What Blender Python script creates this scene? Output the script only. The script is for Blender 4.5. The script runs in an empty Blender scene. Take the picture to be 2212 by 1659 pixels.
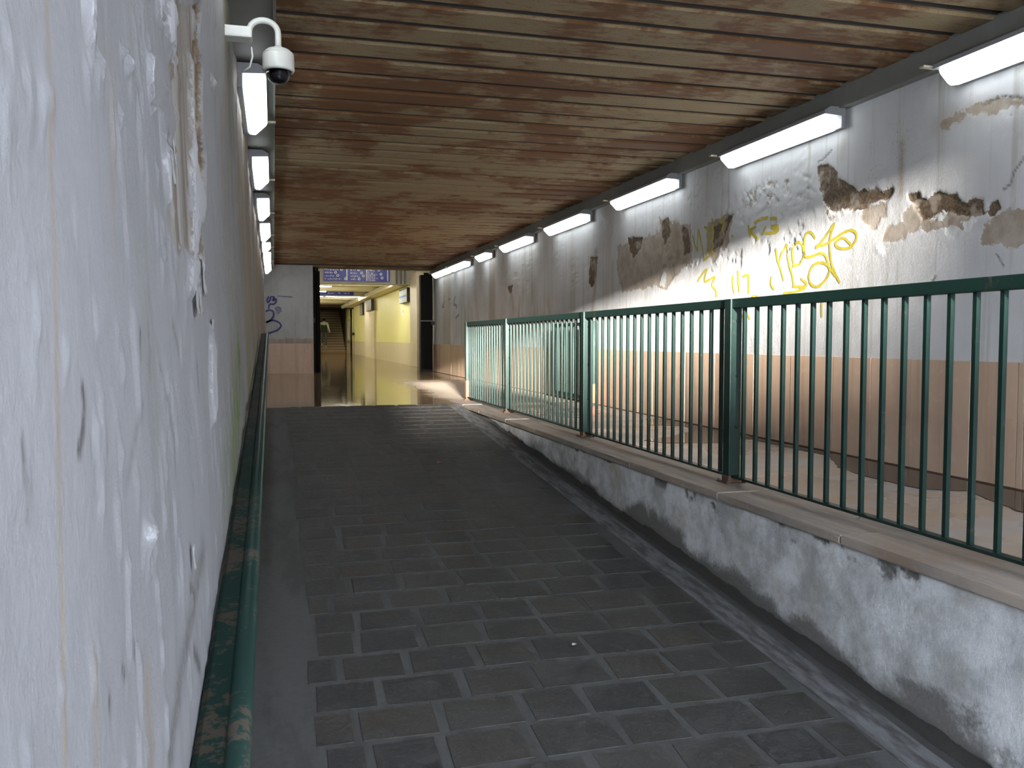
import bpy, bmesh, math, random
import numpy as np
from mathutils import Vector, Matrix

random.seed(7)
S = bpy.context.scene
COL = S.collection

# ------------------------------------------------------------------ camera, world, sun, exposure
F_PX, YAW, PITCH, EYE = 1890.0, math.radians(15.25), math.radians(-2.95), 0.83
cam_data = bpy.data.cameras.new('camera')
cam_data.sensor_width = 36.0
cam_data.lens = F_PX / 2212.0 * 36.0
cam_data.clip_start = 0.02
cam_data.clip_end = 300
cam = bpy.data.objects.new('camera', cam_data)
COL.objects.link(cam)
cam.location = (0, 0, EYE)
cam.rotation_euler = (math.radians(90) + PITCH, 0, -YAW)
S.camera = cam

world = bpy.data.worlds.new('sky')
S.world = world
world.use_nodes = True
_bg = world.node_tree.nodes['Background']
_bg.inputs['Color'].default_value = (0.76, 0.85, 1.0, 1)
_bg.inputs['Strength'].default_value = 16.0

SUN_DIR = Vector((0.146, 1.0, -0.127)).normalized()      # the way the light travels
sun_data = bpy.data.lights.new('sun', 'SUN')
sun_data.energy = 95.0
sun_data.angle = math.radians(3.3)
sun_data.color = (1.0, 0.95, 0.87)
sun = bpy.data.objects.new('sun', sun_data)
COL.objects.link(sun)
sun.rotation_euler = SUN_DIR.to_track_quat('-Z', 'Y').to_euler()
sun.location = (-3, -20, 6)

S.view_settings.view_transform = 'Standard'
S.view_settings.look = 'None'
S.view_settings.gamma = 1.0
S.view_settings.exposure = 0.0
S.view_settings.use_curve_mapping = False
S.cycles.use_denoising = True
S.cycles.max_bounces = 6
S.cycles.diffuse_bounces = 4
S.cycles.glossy_bounces = 3
S.cycles.use_adaptive_sampling = True
S.cycles.adaptive_threshold = 0.12
S.cycles.adaptive_min_samples = 16
S.cycles.sample_clamp_indirect = 6.0

LAMP = 7.0          # emission of the tunnel lamps' diffusers
HALL = 42.0         # emission of the corridor's ceiling lamps

# ------------------------------------------------------------------ layout (metres)
XL, XR = -0.19, 3.945          # tunnel walls
CEIL = 2.60
CURB = 2.305                   # front face of the raised walkway
RTOP, RSL = 10.9, 0.08         # top of the ramp, its slope
YMOUTH = -1.3                  # open mouth of the tunnel behind the photographer
YEND = 22.2
def ramp_z(y): return RSL * min(0.0, y - RTOP)

_fw = np.array([math.sin(YAW) * math.cos(PITCH), math.cos(YAW) * math.cos(PITCH), math.sin(PITCH)])
_rt = np.array([math.cos(YAW), -math.sin(YAW), 0.0])
_up = np.cross(_rt, _fw)
_C = np.array([0, 0, EYE])
def on_plane(px, py, axis, c):
    """the point of a wall (or floor) plane that the photograph shows at a pixel"""
    d = _fw * F_PX + _rt * (px - 1106) + _up * (829.5 - py)
    i = 'XYZ'.index(axis)
    return _C + d * ((c - _C[i]) / d[i])

# ------------------------------------------------------------------ node helpers
def new_mat(name):
    m = bpy.data.materials.new(name)
    m.use_nodes = True
    nt = m.node_tree
    b = nt.nodes['Principled BSDF']
    return m, nt, b
def put(nt, sock, v):
    if isinstance(v, bpy.types.NodeSocket): nt.links.new(v, sock)
    elif v is not None:
        if isinstance(v, (tuple, list)) and len(v) == 3 and sock.type == 'RGBA': v = (*v, 1)
        sock.default_value = v
def noise(nt, vec, scale, detail=4, rough=0.55, dist=0.0):
    n = nt.nodes.new('ShaderNodeTexNoise')
    n.inputs['Scale'].default_value = scale; n.inputs['Detail'].default_value = detail
    n.inputs['Roughness'].default_value = rough; n.inputs['Distortion'].default_value = dist
    if vec is not None: nt.links.new(vec, n.inputs['Vector'])
    return n.outputs['Fac']
def mapping(nt, vec, scale=(1, 1, 1), loc=(0, 0, 0)):
    n = nt.nodes.new('ShaderNodeMapping')
    n.inputs['Scale'].default_value = scale; put(nt, n.inputs['Location'], loc)
    nt.links.new(vec, n.inputs['Vector'])
    return n.outputs['Vector']
def coords(nt, kind='Object'):
    return nt.nodes.new('ShaderNodeTexCoord').outputs[kind]
def world_pos(nt):
    return nt.nodes.new('ShaderNodeNewGeometry').outputs['Position']
def mix(nt, fac, a, b, mode='MIX'):
    n = nt.nodes.new('ShaderNodeMix'); n.data_type = 'RGBA'; n.blend_type = mode
    put(nt, n.inputs[0], fac); put(nt, n.inputs[6], a); put(nt, n.inputs[7], b)
    return n.outputs[2]
def math_(nt, op, a, b=None, c=None):
    n = nt.nodes.new('ShaderNodeMath'); n.operation = op
    put(nt, n.inputs[0], a)
    if b is not None: put(nt, n.inputs[1], b)
    if c is not None: put(nt, n.inputs[2], c)
    return n.outputs[0]
def step(nt, v, lo, hi, a=0.0, b=1.0):
    n = nt.nodes.new('ShaderNodeMapRange'); n.interpolation_type = 'SMOOTHSTEP'
    put(nt, n.inputs[0], v); n.inputs[1].default_value = lo; n.inputs[2].default_value = hi
    n.inputs[3].default_value = a; n.inputs[4].default_value = b
    return n.outputs[0]
def attr(nt, name):
    a = nt.nodes.new('ShaderNodeAttribute'); a.attribute_name = name
    s = nt.nodes.new('ShaderNodeSeparateColor'); nt.links.new(a.outputs['Color'], s.inputs[0])
    return s.outputs
def bump(nt, b, h, strength=0.3, dist=0.01):
    n = nt.nodes.new('ShaderNodeBump'); n.inputs['Strength'].default_value = strength
    n.inputs['Distance'].default_value = dist
    nt.links.new(h, n.inputs['Height']); nt.links.new(n.outputs[0], b.inputs['Normal'])
def rand_obj(nt):
    return nt.nodes.new('ShaderNodeObjectInfo').outputs['Random']

def plain(name, col, rough=0.6, metal=0.0, var=0.12, scale=30, bmp=0.0, spec=None):
    """a procedural material: a colour with a fine mottling"""
    m, nt, b = new_mat(name)
    n = noise(nt, coords(nt), scale, 5)
    lo = tuple(c * (1 - var) for c in col); hi = tuple(min(1, c * (1 + var)) for c in col)
    put(nt, b.inputs['Base Color'], mix(nt, n, lo, hi))
    b.inputs['Roughness'].default_value = rough; b.inputs['Metallic'].default_value = metal
    if spec is not None: b.inputs['Specular IOR Level'].default_value = spec
    if bmp: bump(nt, b, n, bmp, 0.01)
    return m
def glow(name, col, strength):
    m, nt, b = new_mat(name)
    b.inputs['Base Color'].default_value = (*[min(0.8, q) for q in col], 1)
    b.inputs['Emission Color'].default_value = (*col, 1)
    b.inputs['Emission Strength'].default_value = strength
    return m

# ------------------------------------------------------------------ mesh helpers
def tag(o, label=None, cat=None, group=None, kind=None):
    if label: o['label'] = label
    if cat: o['category'] = cat
    if group: o['group'] = group
    if kind: o['kind'] = kind
    return o
def obj(name, me, mat=None, parent=None, loc=None):
    o = bpy.data.objects.new(name, me)
    COL.objects.link(o)
    if mat and me is not None and not me.materials: me.materials.append(mat)
    if parent is not None: o.parent = parent
    if loc is not None: o.location = loc
    return o
def empty(name, loc=(0, 0, 0)):
    o = bpy.data.objects.new(name, None); COL.objects.link(o); o.location = loc
    o.empty_display_size = 0.1
    return o
def to_mesh(bm, name, smooth=False):
    me = bpy.data.meshes.new(name); bm.normal_update(); bm.to_mesh(me); bm.free()
    if smooth: me.polygons.foreach_set('use_smooth', [True] * len(me.polygons))
    return me
def bm_box(bm, x0, x1, y0, y1, z0, z1):
    vs = [bm.verts.new(p) for p in ((x0,y0,z0),(x1,y0,z0),(x1,y1,z0),(x0,y1,z0),(x0,y0,z1),(x1,y0,z1),(x1,y1,z1),(x0,y1,z1))]
    for f in ((0,3,2,1),(4,5,6,7),(0,1,5,4),(1,2,6,5),(2,3,7,6),(3,0,4,7)):
        bm.faces.new([vs[i] for i in f])
    return vs
def box_mesh(name, x0, x1, y0, y1, z0, z1, bev=0.0):
    bm = bmesh.new(); bm_box(bm, x0, x1, y0, y1, z0, z1)
    if bev: bmesh.ops.bevel(bm, geom=bm.edges[:], offset=bev, segments=2, affect='EDGES', profile=0.6)
    return to_mesh(bm, name)
def box(name, x0, x1, y0, y1, z0, z1, mat, parent=None, bev=0.0, loc=None):
    return obj(name, box_mesh(name, x0, x1, y0, y1, z0, z1, bev), mat, parent, loc)
def prism_mesh(name, prof, y0, y1, slope=0.0, smooth=False):
    """a profile in x,z swept along y"""
    bm = bmesh.new()
    a = [bm.verts.new((x, y0, z)) for x, z in prof]
    b = [bm.verts.new((x, y1, z + slope * (y1 - y0))) for x, z in prof]
    n = len(prof)
    for i in range(n): bm.faces.new((a[i], a[(i+1) % n], b[(i+1) % n], b[i]))
    bm.faces.new(a[::-1]); bm.faces.new(b)
    bmesh.ops.recalc_face_normals(bm, faces=bm.faces[:])
    me = to_mesh(bm, name)
    if smooth:
        for p in me.polygons: p.use_smooth = len(p.vertices) == 4
    return me
def tube_mesh(name, pts, rad, seg=12, cap=True):
    bm = bmesh.new(); pts = [Vector(p) for p in pts]; rings = []
    up = Vector((0, 0, 1)); prev = None
    for i, p in enumerate(pts):
        t = (pts[min(i+1, len(pts)-1)] - pts[max(i-1, 0)]).normalized()
        if prev is None: u = t.orthogonal().normalized()
        else: u = (prev - t * prev.dot(t)).normalized()
        prev = u; v = t.cross(u)
        r = rad[i] if isinstance(rad, (list, tuple)) else rad
        rings.append([bm.verts.new(p + (u * math.cos(2*math.pi*k/seg) + v * math.sin(2*math.pi*k/seg)) * r) for k in range(seg)])
    for a, b in zip(rings, rings[1:]):
        for k in range(seg): bm.faces.new((a[k], a[(k+1) % seg], b[(k+1) % seg], b[k]))
    if cap: bm.faces.new(rings[0][::-1]); bm.faces.new(rings[-1])
    return to_mesh(bm, name, True)
def lathe_mesh(name, prof, seg=28):
    bm = bmesh.new(); rings = []
    for r, z in prof:
        rings.append([bm.verts.new((r*math.cos(2*math.pi*k/seg), r*math.sin(2*math.pi*k/seg), z)) for k in range(seg)])
    for a, b in zip(rings, rings[1:]):
        for k in range(seg): bm.faces.new((a[k], a[(k+1) % seg], b[(k+1) % seg], b[k]))
    bm.faces.new(rings[0][::-1]); bm.faces.new(rings[-1])
    bmesh.ops.recalc_face_normals(bm, faces=bm.faces[:])
    return to_mesh(bm, name, True)
def struct(name, *a, **k):
    o = box(name, *a, **k)
    o['kind'] = 'structure'
    return o

# value noise on arrays, for the relief of the walls
def _hash(i, j, s):
    v = np.sin(i * 127.1 + j * 311.7 + s * 74.7) * 43758.5453
    return v - np.floor(v)
def vnoise(x, y, s=0):
    i = np.floor(x); j = np.floor(y); fx = x - i; fy = y - j
    fx = fx*fx*(3-2*fx); fy = fy*fy*(3-2*fy)
    a = _hash(i, j, s); b = _hash(i+1, j, s); c = _hash(i, j+1, s); d = _hash(i+1, j+1, s)
    return (a*(1-fx)+b*fx)*(1-fy) + (c*(1-fx)+d*fx)*fy
def fbm(x, y, s=0, o=5):
    t = 0; amp = 0.5; tot = 0
    for k in range(o):
        t = t + amp * vnoise(x, y, s + k); tot += amp; amp *= 0.55; x = x*2.03; y = y*2.03
    return t / tot
def smooth(v, lo, hi):
    t = np.clip((v - lo) / (hi - lo), 0, 1); return t*t*(3-2*t)
def sdf_poly(px, py, poly):
    d = np.full(px.shape, 1e9); sgn = np.ones(px.shape); n = len(poly)
    for i in range(n):
        ax, ay = poly[i]; bx, by = poly[i-1]
        ex, ey = bx-ax, by-ay; wx, wy = px-ax, py-ay
        t = np.clip((wx*ex+wy*ey)/max(ex*ex+ey*ey, 1e-12), 0, 1)
        d = np.minimum(d, (wx-ex*t)**2 + (wy-ey*t)**2)
        c1 = py >= ay; c2 = py < by; c3 = ex*wy > ey*wx
        flip = (c1 & c2 & c3) | (~c1 & ~c2 & ~c3)
        sgn = np.where(flip, -sgn, sgn)
    return sgn * np.sqrt(d)
def d_line(px, py, pts):
    d = np.full(px.shape, 1e9)
    for (ax, ay), (bx, by) in zip(pts, pts[1:]):
        ex, ey = bx-ax, by-ay
        t = np.clip(((px-ax)*ex+(py-ay)*ey)/max(ex*ex+ey*ey, 1e-12), 0, 1)
        d = np.minimum(d, np.hypot(px-ax-ex*t, py-ay-ey*t))
    return d
def grid_mesh(name, us, vs, fn, smooth_=True):
    """fn(U, V) -> x, y, z arrays and a dict of colour attributes"""
    U, V = np.meshgrid(us, vs, indexing='ij')
    x, y, z, cols = fn(U, V)
    nu, nv = U.shape
    co = np.stack([x, y, z], -1).reshape(-1, 3).astype(np.float32)
    i = np.arange(nu*nv).reshape(nu, nv)
    quads = np.stack([i[:-1, :-1], i[1:, :-1], i[1:, 1:], i[:-1, 1:]], -1).reshape(-1, 4)
    me = bpy.data.meshes.new(name)
    me.vertices.add(len(co)); me.vertices.foreach_set('co', co.ravel())
    me.loops.add(quads.size); me.loops.foreach_set('vertex_index', quads.ravel().astype(np.int32))
    me.polygons.add(len(quads)); me.polygons.foreach_set('loop_start', (np.arange(len(quads))*4).astype(np.int32))
    me.update(calc_edges=True)
    if smooth_: me.polygons.foreach_set('use_smooth', np.ones(len(quads), dtype=bool))
    for k, c in cols.items():
        a = me.color_attributes.new(k, 'FLOAT_COLOR', 'POINT')
        arr = np.ones((nu*nv, 4), np.float32); 
        for q in range(3): arr[:, q] = np.broadcast_to(c[q], U.shape).reshape(-1)
        a.data.foreach_set('color', arr.ravel())
    return me

# ------------------------------------------------------------------ materials
def plaster_material(name, base, streak, under=((0.36, 0.30, 0.24), (0.46, 0.40, 0.34))):
    m, nt, b = new_mat(name)
    P = world_pos(nt)
    dr, dg, db = attr(nt, 'damage')[:3]
    mr, mg, mb = attr(nt, 'marks')[:3]
    fine = noise(nt, P, 55, 6, 0.65); big = noise(nt, P, 1.3, 4); mid = noise(nt, P, 9, 5)
    st = noise(nt, mapping(nt, P, (14, 14, 0.5)), 1.0, 5, 0.6)
    c = mix(nt, step(nt, big, 0.35, 0.7), base, tuple(v*0.86 for v in base))
    c = mix(nt, step(nt, st, 0.52, 0.75, 0, streak), c, (base[0]*0.62, base[1]*0.60, base[2]*0.52))
    c = mix(nt, step(nt, mid, 0.55, 0.75, 0, 0.22), c, (base[0]*1.15, base[1]*1.15, base[2]*1.15))
    def mask(ch, w=0.5, lo=0.46, hi=0.54):
        v = math_(nt, 'MULTIPLY_ADD', math_(nt, 'SUBTRACT', fine, 0.5), w, ch)
        return step(nt, v, lo, hi)
    beige = mix(nt, step(nt, st if streak < 0.7 else mid, 0.35, 0.65), *under)
    brown = mix(nt, step(nt, fine, 0.3, 0.7), (0.075, 0.050, 0.028), (0.21, 0.15, 0.095))
    brown = mix(nt, step(nt, mid, 0.50, 0.66, 0, 0.85), brown, (0.40, 0.34, 0.28))
    c = mix(nt, mask(dg), c, beige)
    c = mix(nt, mask(dr), c, brown)
    c = mix(nt, mask(db, 0.9, 0.5, 0.62), c, tuple(min(0.8, v*1.45) for v in base))
    c = mix(nt, math_(nt, 'MULTIPLY', mr, step(nt, fine, 0.2, 0.7, 0.5, 1.0)), c, (0.24, 0.165, 0.075))
    c = mix(nt, math_(nt, 'MULTIPLY', mg, step(nt, st, 0.35, 0.65, 0.35, 1.0)), c, (0.10, 0.14, 0.035))
    c = mix(nt, math_(nt, 'MULTIPLY', mb, step(nt, fine, 0.3, 0.6, 0.4, 1.0)), c, (0.06, 0.055, 0.05))
    put(nt, b.inputs['Base Color'], c)
    b.inputs['Roughness'].default_value = 0.72
    h = math_(nt, 'ADD', math_(nt, 'MULTIPLY', mid, 0.7), math_(nt, 'MULTIPLY', fine, 0.5))
    bump(nt, b, h, 0.35, 0.012)
    return m
M_PLR = plaster_material('peeling_plaster', (0.66, 0.66, 0.67), 0.75)
M_PLL = plaster_material('streaked_plaster', (0.245, 0.244, 0.254), 0.55, ((0.145, 0.120, 0.098), (0.30, 0.285, 0.27)))

M_PLF = plaster_material('grey_plaster', (0.50, 0.50, 0.50), 0.4)
def marble_material(name, base, dark):
    m, nt, b = new_mat(name)
    P = world_pos(nt); r = rand_obj(nt)
    st = noise(nt, mapping(nt, P, (7, 7, 0.35)), 1.0, 6, 0.6)
    n2 = noise(nt, P, 14, 5)
    c = mix(nt, r, base, dark)
    c = mix(nt, step(nt, st, 0.45, 0.75, 0, 0.65), c, tuple(v*0.58 for v in dark))
    c = mix(nt, step(nt, n2, 0.5, 0.8, 0, 0.35), c, tuple(min(1, v*1.25) for v in base))
    put(nt, b.inputs['Base Color'], c)
    b.inputs['Roughness'].default_value = 0.45
    bump(nt, b, n2, 0.08, 0.005)
    return m
M_SLAB = marble_material('tan_stone_cladding', (0.66, 0.47, 0.345), (0.57, 0.395, 0.28))
M_SLABW = plain('pale_stone_strip', (0.55, 0.40, 0.29), 0.5)

# rusty ceiling boards
M_BOARD, nt, b = new_mat('rusted_ceiling_board')
P = world_pos(nt); rnd = rand_obj(nt)
sh = nt.nodes.new('ShaderNodeCombineXYZ'); put(nt, sh.inputs[0], math_(nt, 'MULTIPLY', rnd, 0.7))
v = nt.nodes.new('ShaderNodeVectorMath'); nt.links.new(P, v.inputs[0]); nt.links.new(sh.outputs[0], v.inputs[1])
big = noise(nt, mapping(nt, v.outputs[0], (0.7, 0.45, 1)), 1.6, 5, 0.6, 0.4)
mid = noise(nt, mapping(nt, v.outputs[0], (3, 9, 1)), 2.0, 6, 0.65)
fine = noise(nt, P, 70, 5, 0.7)
f = math_(nt, 'ADD', math_(nt, 'MULTIPLY', big, 0.75), math_(nt, 'MULTIPLY', mid, 0.35))
c = mix(nt, step(nt, f, 0.50, 0.60), (0.165, 0.068, 0.020), (0.30, 0.222, 0.122))
c = mix(nt, step(nt, fine, 0.5, 0.72, 0, 0.6), c, (0.10, 0.05, 0.018))
c = mix(nt, step(nt, mid, 0.58, 0.74, 0, 0.3), c, (0.15, 0.06, 0.02))
put(nt, b.inputs['Base Color'], c); b.inputs['Roughness'].default_value = 0.7
bump(nt, b, math_(nt, 'ADD', fine, mid), 0.4, 0.01)
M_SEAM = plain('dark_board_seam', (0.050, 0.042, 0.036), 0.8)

# wet hall floor: tan stone under a film of water
M_WET, nt, b = new_mat('wet_tan_floor')
P = world_pos(nt)
n1 = noise(nt, P, 1.1, 5); n2 = noise(nt, P, 16, 5)
c = mix(nt, n1, (0.17, 0.115, 0.065), (0.27, 0.19, 0.115))
c = mix(nt, step(nt, n2, 0.5, 0.75, 0, 0.3), c, (0.32, 0.24, 0.16))
put(nt, b.inputs['Base Color'], c)
sx = nt.nodes.new('ShaderNodeSeparateXYZ'); nt.links.new(P, sx.inputs[0])
edge = math_(nt, 'ADD', sx.outputs[0], math_(nt, 'MULTIPLY', noise(nt, P, 0.7, 2), 0.6))
dry_sunlit = math_(nt, 'MULTIPLY', step(nt, edge, 2.35, 3.0), step(nt, sx.outputs[1], 18.3, 15.8))   # water film ends beside the railing; colour also paled to brighten the sun patch
put(nt, b.inputs['Base Color'], mix(nt, dry_sunlit, c, mix(nt, n2, (0.42, 0.34, 0.26), (0.60, 0.51, 0.42))))
n = nt.nodes.new('ShaderNodeMapRange'); put(nt, n.inputs[0], dry_sunlit); n.inputs[3].default_value = 0.05; n.inputs[4].default_value = 0.55
nt.links.new(n.outputs[0], b.inputs['Roughness'])
n = nt.nodes.new('ShaderNodeMapRange'); put(nt, n.inputs[0], dry_sunlit); n.inputs[3].default_value = 0.6; n.inputs[4].default_value = 0.12
nt.links.new(n.outputs[0], b.inputs['Specular IOR Level'])
b.inputs['IOR'].default_value = 1.40
rip = noise(nt, mapping(nt, P, (1.3, 7.0, 1)), 1.6, 3, 0.5, 0.4)
bump(nt, b, rip, 0.07, 0.010)

# walkway floor: damp pinkish-grey slabs
M_WALK, nt, b = new_mat('damp_walkway_stone')
P = world_pos(nt)
n1 = noise(nt, mapping(nt, P, (0.6, 3.2, 1)), 1.3, 5, 0.6); n2 = noise(nt, P, 20, 6, 0.65)
n3 = noise(nt, P, 0.9, 4)
c = mix(nt, step(nt, n1, 0.28, 0.72), (0.40, 0.39, 0.385), (0.44, 0.33, 0.235))
c = mix(nt, step(nt, n2, 0.45, 0.75, 0, 0.4), c, (0.48, 0.46, 0.43))
put(nt, b.inputs['Base Color'], c)
put(nt, b.inputs['Roughness'], step(nt, n3, 0.4, 0.65, 0.22, 0.55))
bump(nt, b, n2, 0.15, 0.006)

M_COPE, nt, b = new_mat('worn_coping_stone')
P = world_pos(nt)
n1 = noise(nt, mapping(nt, P, (9, 0.8, 1)), 1.5, 6, 0.65); n2 = noise(nt, P, 40, 6, 0.7); n3 = noise(nt, P, 2.0, 4)
c = mix(nt, step(nt, n1, 0.35, 0.65), (0.36, 0.30, 0.25), (0.21, 0.19, 0.175))
c = mix(nt, step(nt, n3, 0.45, 0.65, 0, 0.6), c, (0.28, 0.19, 0.13))
c = mix(nt, step(nt, n2, 0.5, 0.75, 0, 0.5), c, (0.36, 0.33, 0.30))
put(nt, b.inputs['Base Color'], c); b.inputs['Roughness'].default_value = 0.6
bump(nt, b, n2, 0.3, 0.006)
M_PUDDLE, nt, b = new_mat('standing_water')
n1 = noise(nt, world_pos(nt), 3, 3)
put(nt, b.inputs['Base Color'], mix(nt, n1, (0.035, 0.03, 0.026), (0.05, 0.042, 0.034)))
b.inputs['Roughness'].default_value = 0.03; b.inputs['IOR'].default_value = 1.33

# paving stones of the ramp and the mortar bed between them
M_STONE, nt, b = new_mat('dark_paving_stone')
P = world_pos(nt); rnd = rand_obj(nt)
n1 = noise(nt, P, 38, 7, 0.7); n2 = noise(nt, P, 5, 4)
c = mix(nt, rnd, (0.027, 0.027, 0.0285), (0.046, 0.041, 0.035))
c = mix(nt, step(nt, n1, 0.42, 0.7, 0, 0.8), c, (0.085, 0.083, 0.080))
c = mix(nt, step(nt, n2, 0.5, 0.75, 0, 0.5), c, (0.068, 0.056, 0.043))
c = mix(nt, step(nt, noise(nt, P, 2.6, 6, 0.65), 0.48, 0.66, 0, 0.55), c, (0.068, 0.067, 0.064))
put(nt, b.inputs['Base Color'], c)
put(nt, b.inputs['Roughness'], step(nt, n1, 0.3, 0.7, 0.48, 0.75)); b.inputs['Specular IOR Level'].default_value = 0.35
bump(nt, b, n1, 0.9, 0.010)
M_MORTAR, nt, b = new_mat('grey_mortar')
P = world_pos(nt)
n1 = noise(nt, P, 30, 7, 0.7); n2 = noise(nt, mapping(nt, P, (3, 0.8, 1)), 1.6, 5, 0.65)
c = mix(nt, n1, (0.052, 0.053, 0.052), (0.092, 0.092, 0.090))
c = mix(nt, step(nt, n2, 0.45, 0.62, 0, 0.8), c, (0.045, 0.043, 0.041))
put(nt, b.inputs['Base Color'], c); b.inputs['Roughness'].default_value = 0.75
bump(nt, b, n1, 0.5, 0.008)

# render of the low wall under the railing
M_CURB, nt, b = new_mat('flaking_cement_render')
P = world_pos(nt)
dr, dg, db = attr(nt, 'damage')[:3]
fine = noise(nt, P, 45, 7, 0.7); mid = noise(nt, P, 5, 6, 0.65)
c = mix(nt, step(nt, mid, 0.3, 0.7), (0.36, 0.36, 0.355), (0.72, 0.725, 0.73))
c = mix(nt, step(nt, noise(nt, P, 2.2, 5, 0.6), 0.5, 0.68, 0, 0.7), c, (0.36, 0.33, 0.26))
e = math_(nt, 'MULTIPLY_ADD', math_(nt, 'SUBTRACT', fine, 0.5), 1.1, dr)
c = mix(nt, step(nt, e, 0.20, 0.85), c, mix(nt, fine, (0.095, 0.090, 0.082), (0.24, 0.23, 0.215)))
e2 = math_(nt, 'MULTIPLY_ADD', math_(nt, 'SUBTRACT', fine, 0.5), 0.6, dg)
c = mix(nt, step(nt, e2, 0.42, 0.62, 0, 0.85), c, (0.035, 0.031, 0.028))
put(nt, b.inputs['Base Color'], c); b.inputs['Roughness'].default_value = 0.8
bump(nt, b, math_(nt, 'ADD', fine, mid), 0.5, 0.012)

def painted_green(name, worn, g0=(0.004, 0.019, 0.0155), g1=(0.0065, 0.028, 0.0225)):
    m, nt, b = new_mat(name)
    P = world_pos(nt)
    n1 = noise(nt, P, 40, 6, 0.7); n2 = noise(nt, P, 4, 5, 0.65)
    c = mix(nt, n2, g0, g1)
    w = math_(nt, 'ADD', math_(nt, 'MULTIPLY', n1, 0.55), math_(nt, 'MULTIPLY', n2, 0.45))
    c = mix(nt, step(nt, w, 0.58 - worn, 0.64 - worn, 0, 0.85), c, (0.05, 0.039, 0.03))
    put(nt, b.inputs['Base Color'], c); b.inputs['Roughness'].default_value = 0.45; b.inputs['Specular IOR Level'].default_value = 0.3
    bump(nt, b, n1, 0.12, 0.003)
    return m
M_GREEN = painted_green('green_painted_steel', 0.0)
M_GREENW = painted_green('worn_green_paint', 0.05, (0.004, 0.016, 0.013), (0.007, 0.025, 0.020))
M_BOARDW = painted_green('worn_board_paint', 0.085, (0.004, 0.016, 0.013), (0.007, 0.025, 0.020))
M_BOARDW.node_tree.nodes['Principled BSDF'].inputs['Roughness'].default_value = 0.75
M_BOARDW.node_tree.nodes['Principled BSDF'].inputs['Specular IOR Level'].default_value = 0.1
M_PRIMER = plain('red_primer', (0.38, 0.085, 0.035), 0.6, 0, 0.3)
M_RUST = plain('rusty_plate', (0.09, 0.05, 0.03), 0.8, 0, 0.4)
M_BOX = plain('grey_painted_trunking', (0.20, 0.20, 0.185), 0.6, 0, 0.15, 8)
M_HOUSING = plain('lamp_housing', (0.24, 0.24, 0.25), 0.5)
M_CLIP = plain('pale_clip', (0.42, 0.37, 0.27), 0.5)
M_LAMP = glow('lamp_diffuser', (0.90, 0.97, 1.0), LAMP)
M_HALL = glow('hall_diffuser', (1.0, 0.95, 0.80), HALL)
M_WHITE = plain('white_camera_plastic', (0.62, 0.62, 0.58), 0.4, 0, 0.05)
M_BLACK = plain('black_plastic', (0.018, 0.017, 0.020), 0.4)
M_STEELB = plain('black_steel_frame', (0.006, 0.006, 0.005), 0.7, spec=0.2)
M_YELLOW = plain('yellow_wall_paint', (0.82, 0.79, 0.38), 0.5, 0, 0.06, 2)
M_BEIGE = plain('beige_stone', (0.66, 0.59, 0.46), 0.45, 0, 0.14, 6)
M_CONC = plain('pale_concrete', (0.42, 0.40, 0.35), 0.7, 0, 0.15, 5)
M_HALLC = plain('cream_ceiling_paint', (0.75, 0.72, 0.58), 0.7, 0, 0.08, 3)
M_DARK = plain('brown_dark_lining', (0.055, 0.034, 0.019), 0.8)
M_STEP = plain('tan_stair_stone', (0.30, 0.185, 0.085), 0.5, 0, 0.15, 8)
M_BLUE = plain('blue_sign_enamel', (0.018, 0.035, 0.33), 0.35, 0, 0.08)
M_SIGNW = plain('white_sign_lettering', (0.75, 0.76, 0.80), 0.4, 0, 0.03)
M_GRAF = plain('yellow_spray_paint', (0.46, 0.385, 0.04), 0.55, 0, 0.25, 12)
M_GRAFB = plain('blue_spray_paint', (0.055, 0.045, 0.22), 0.55, 0, 0.25, 12)
M_GRAFP = plain('faded_violet_marker', (0.22, 0.20, 0.27), 0.6, 0, 0.15, 12)
M_FLAKE = plain('curled_paint_flake', (0.66, 0.66, 0.66), 0.6, 0, 0.08)
M_STREET = plain('pale_bounce_paving', (0.46, 0.45, 0.43), 0.8)  # unseen street paving, made pale to bounce daylight into the tunnel
M_SUNBLOCK = plain('pale_sun_block', (0.80, 0.78, 0.74), 0.8)  # for the added sun blocker, whitened to bounce skylight

# ------------------------------------------------------------------ the tunnel's shell
# ramp bed, falling towards the photographer
me = prism_mesh('floor_ramp', [(XL, ramp_z(-6)), (CURB + 0.05, ramp_z(-6)), (CURB + 0.05, ramp_z(-6) - 0.3), (XL, ramp_z(-6) - 0.3)], -6, RTOP, RSL)
ramp = tag(obj('floor_ramp', me, M_MORTAR), kind='structure')
# paving stones
stone_meshes = []
for k in range(7):
    bm = bmesh.new()
    hx, hy = 0.5, 0.5
    vs = bm_box(bm, -hx, hx, -hy, hy, -0.03, 0.0)
    for vtx in vs:
        vtx.co.x += random.uniform(-0.035, 0.035); vtx.co.y += random.uniform(-0.03, 0.03)
    top = [e for e in bm.edges if all(q.co.z > -0.001 for q in e.verts)]
    ver = [e for e in bm.edges if abs(e.verts[0].co.z - e.verts[1].co.z) > 0.02]
    bmesh.ops.bevel(bm, geom=top + ver, offset=0.014, segments=1, affect='EDGES')
    stone_meshes.append(to_mesh(bm, 'paving_stone'))
    stone_meshes[-1].materials.append(M_STONE)
rng = random.Random(3)
rows = []
y = 0.9
while y < RTOP - 0.12:
    d = 0.245
    x = 0.10 + rng.uniform(0, 0.07)
    off = rng.uniform(0.12, 0.30)
    first = True
    while x < 2.02:
        w = off if first else rng.uniform(0.25, 0.34)
        first = False
        if x + w > 2.13: w = 2.13 - x
        if w > 0.09: rows.append((x + w/2, y + d/2, w, d))
        x += w
    y += d
rows.sort(key=lambda r: r[1])
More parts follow.
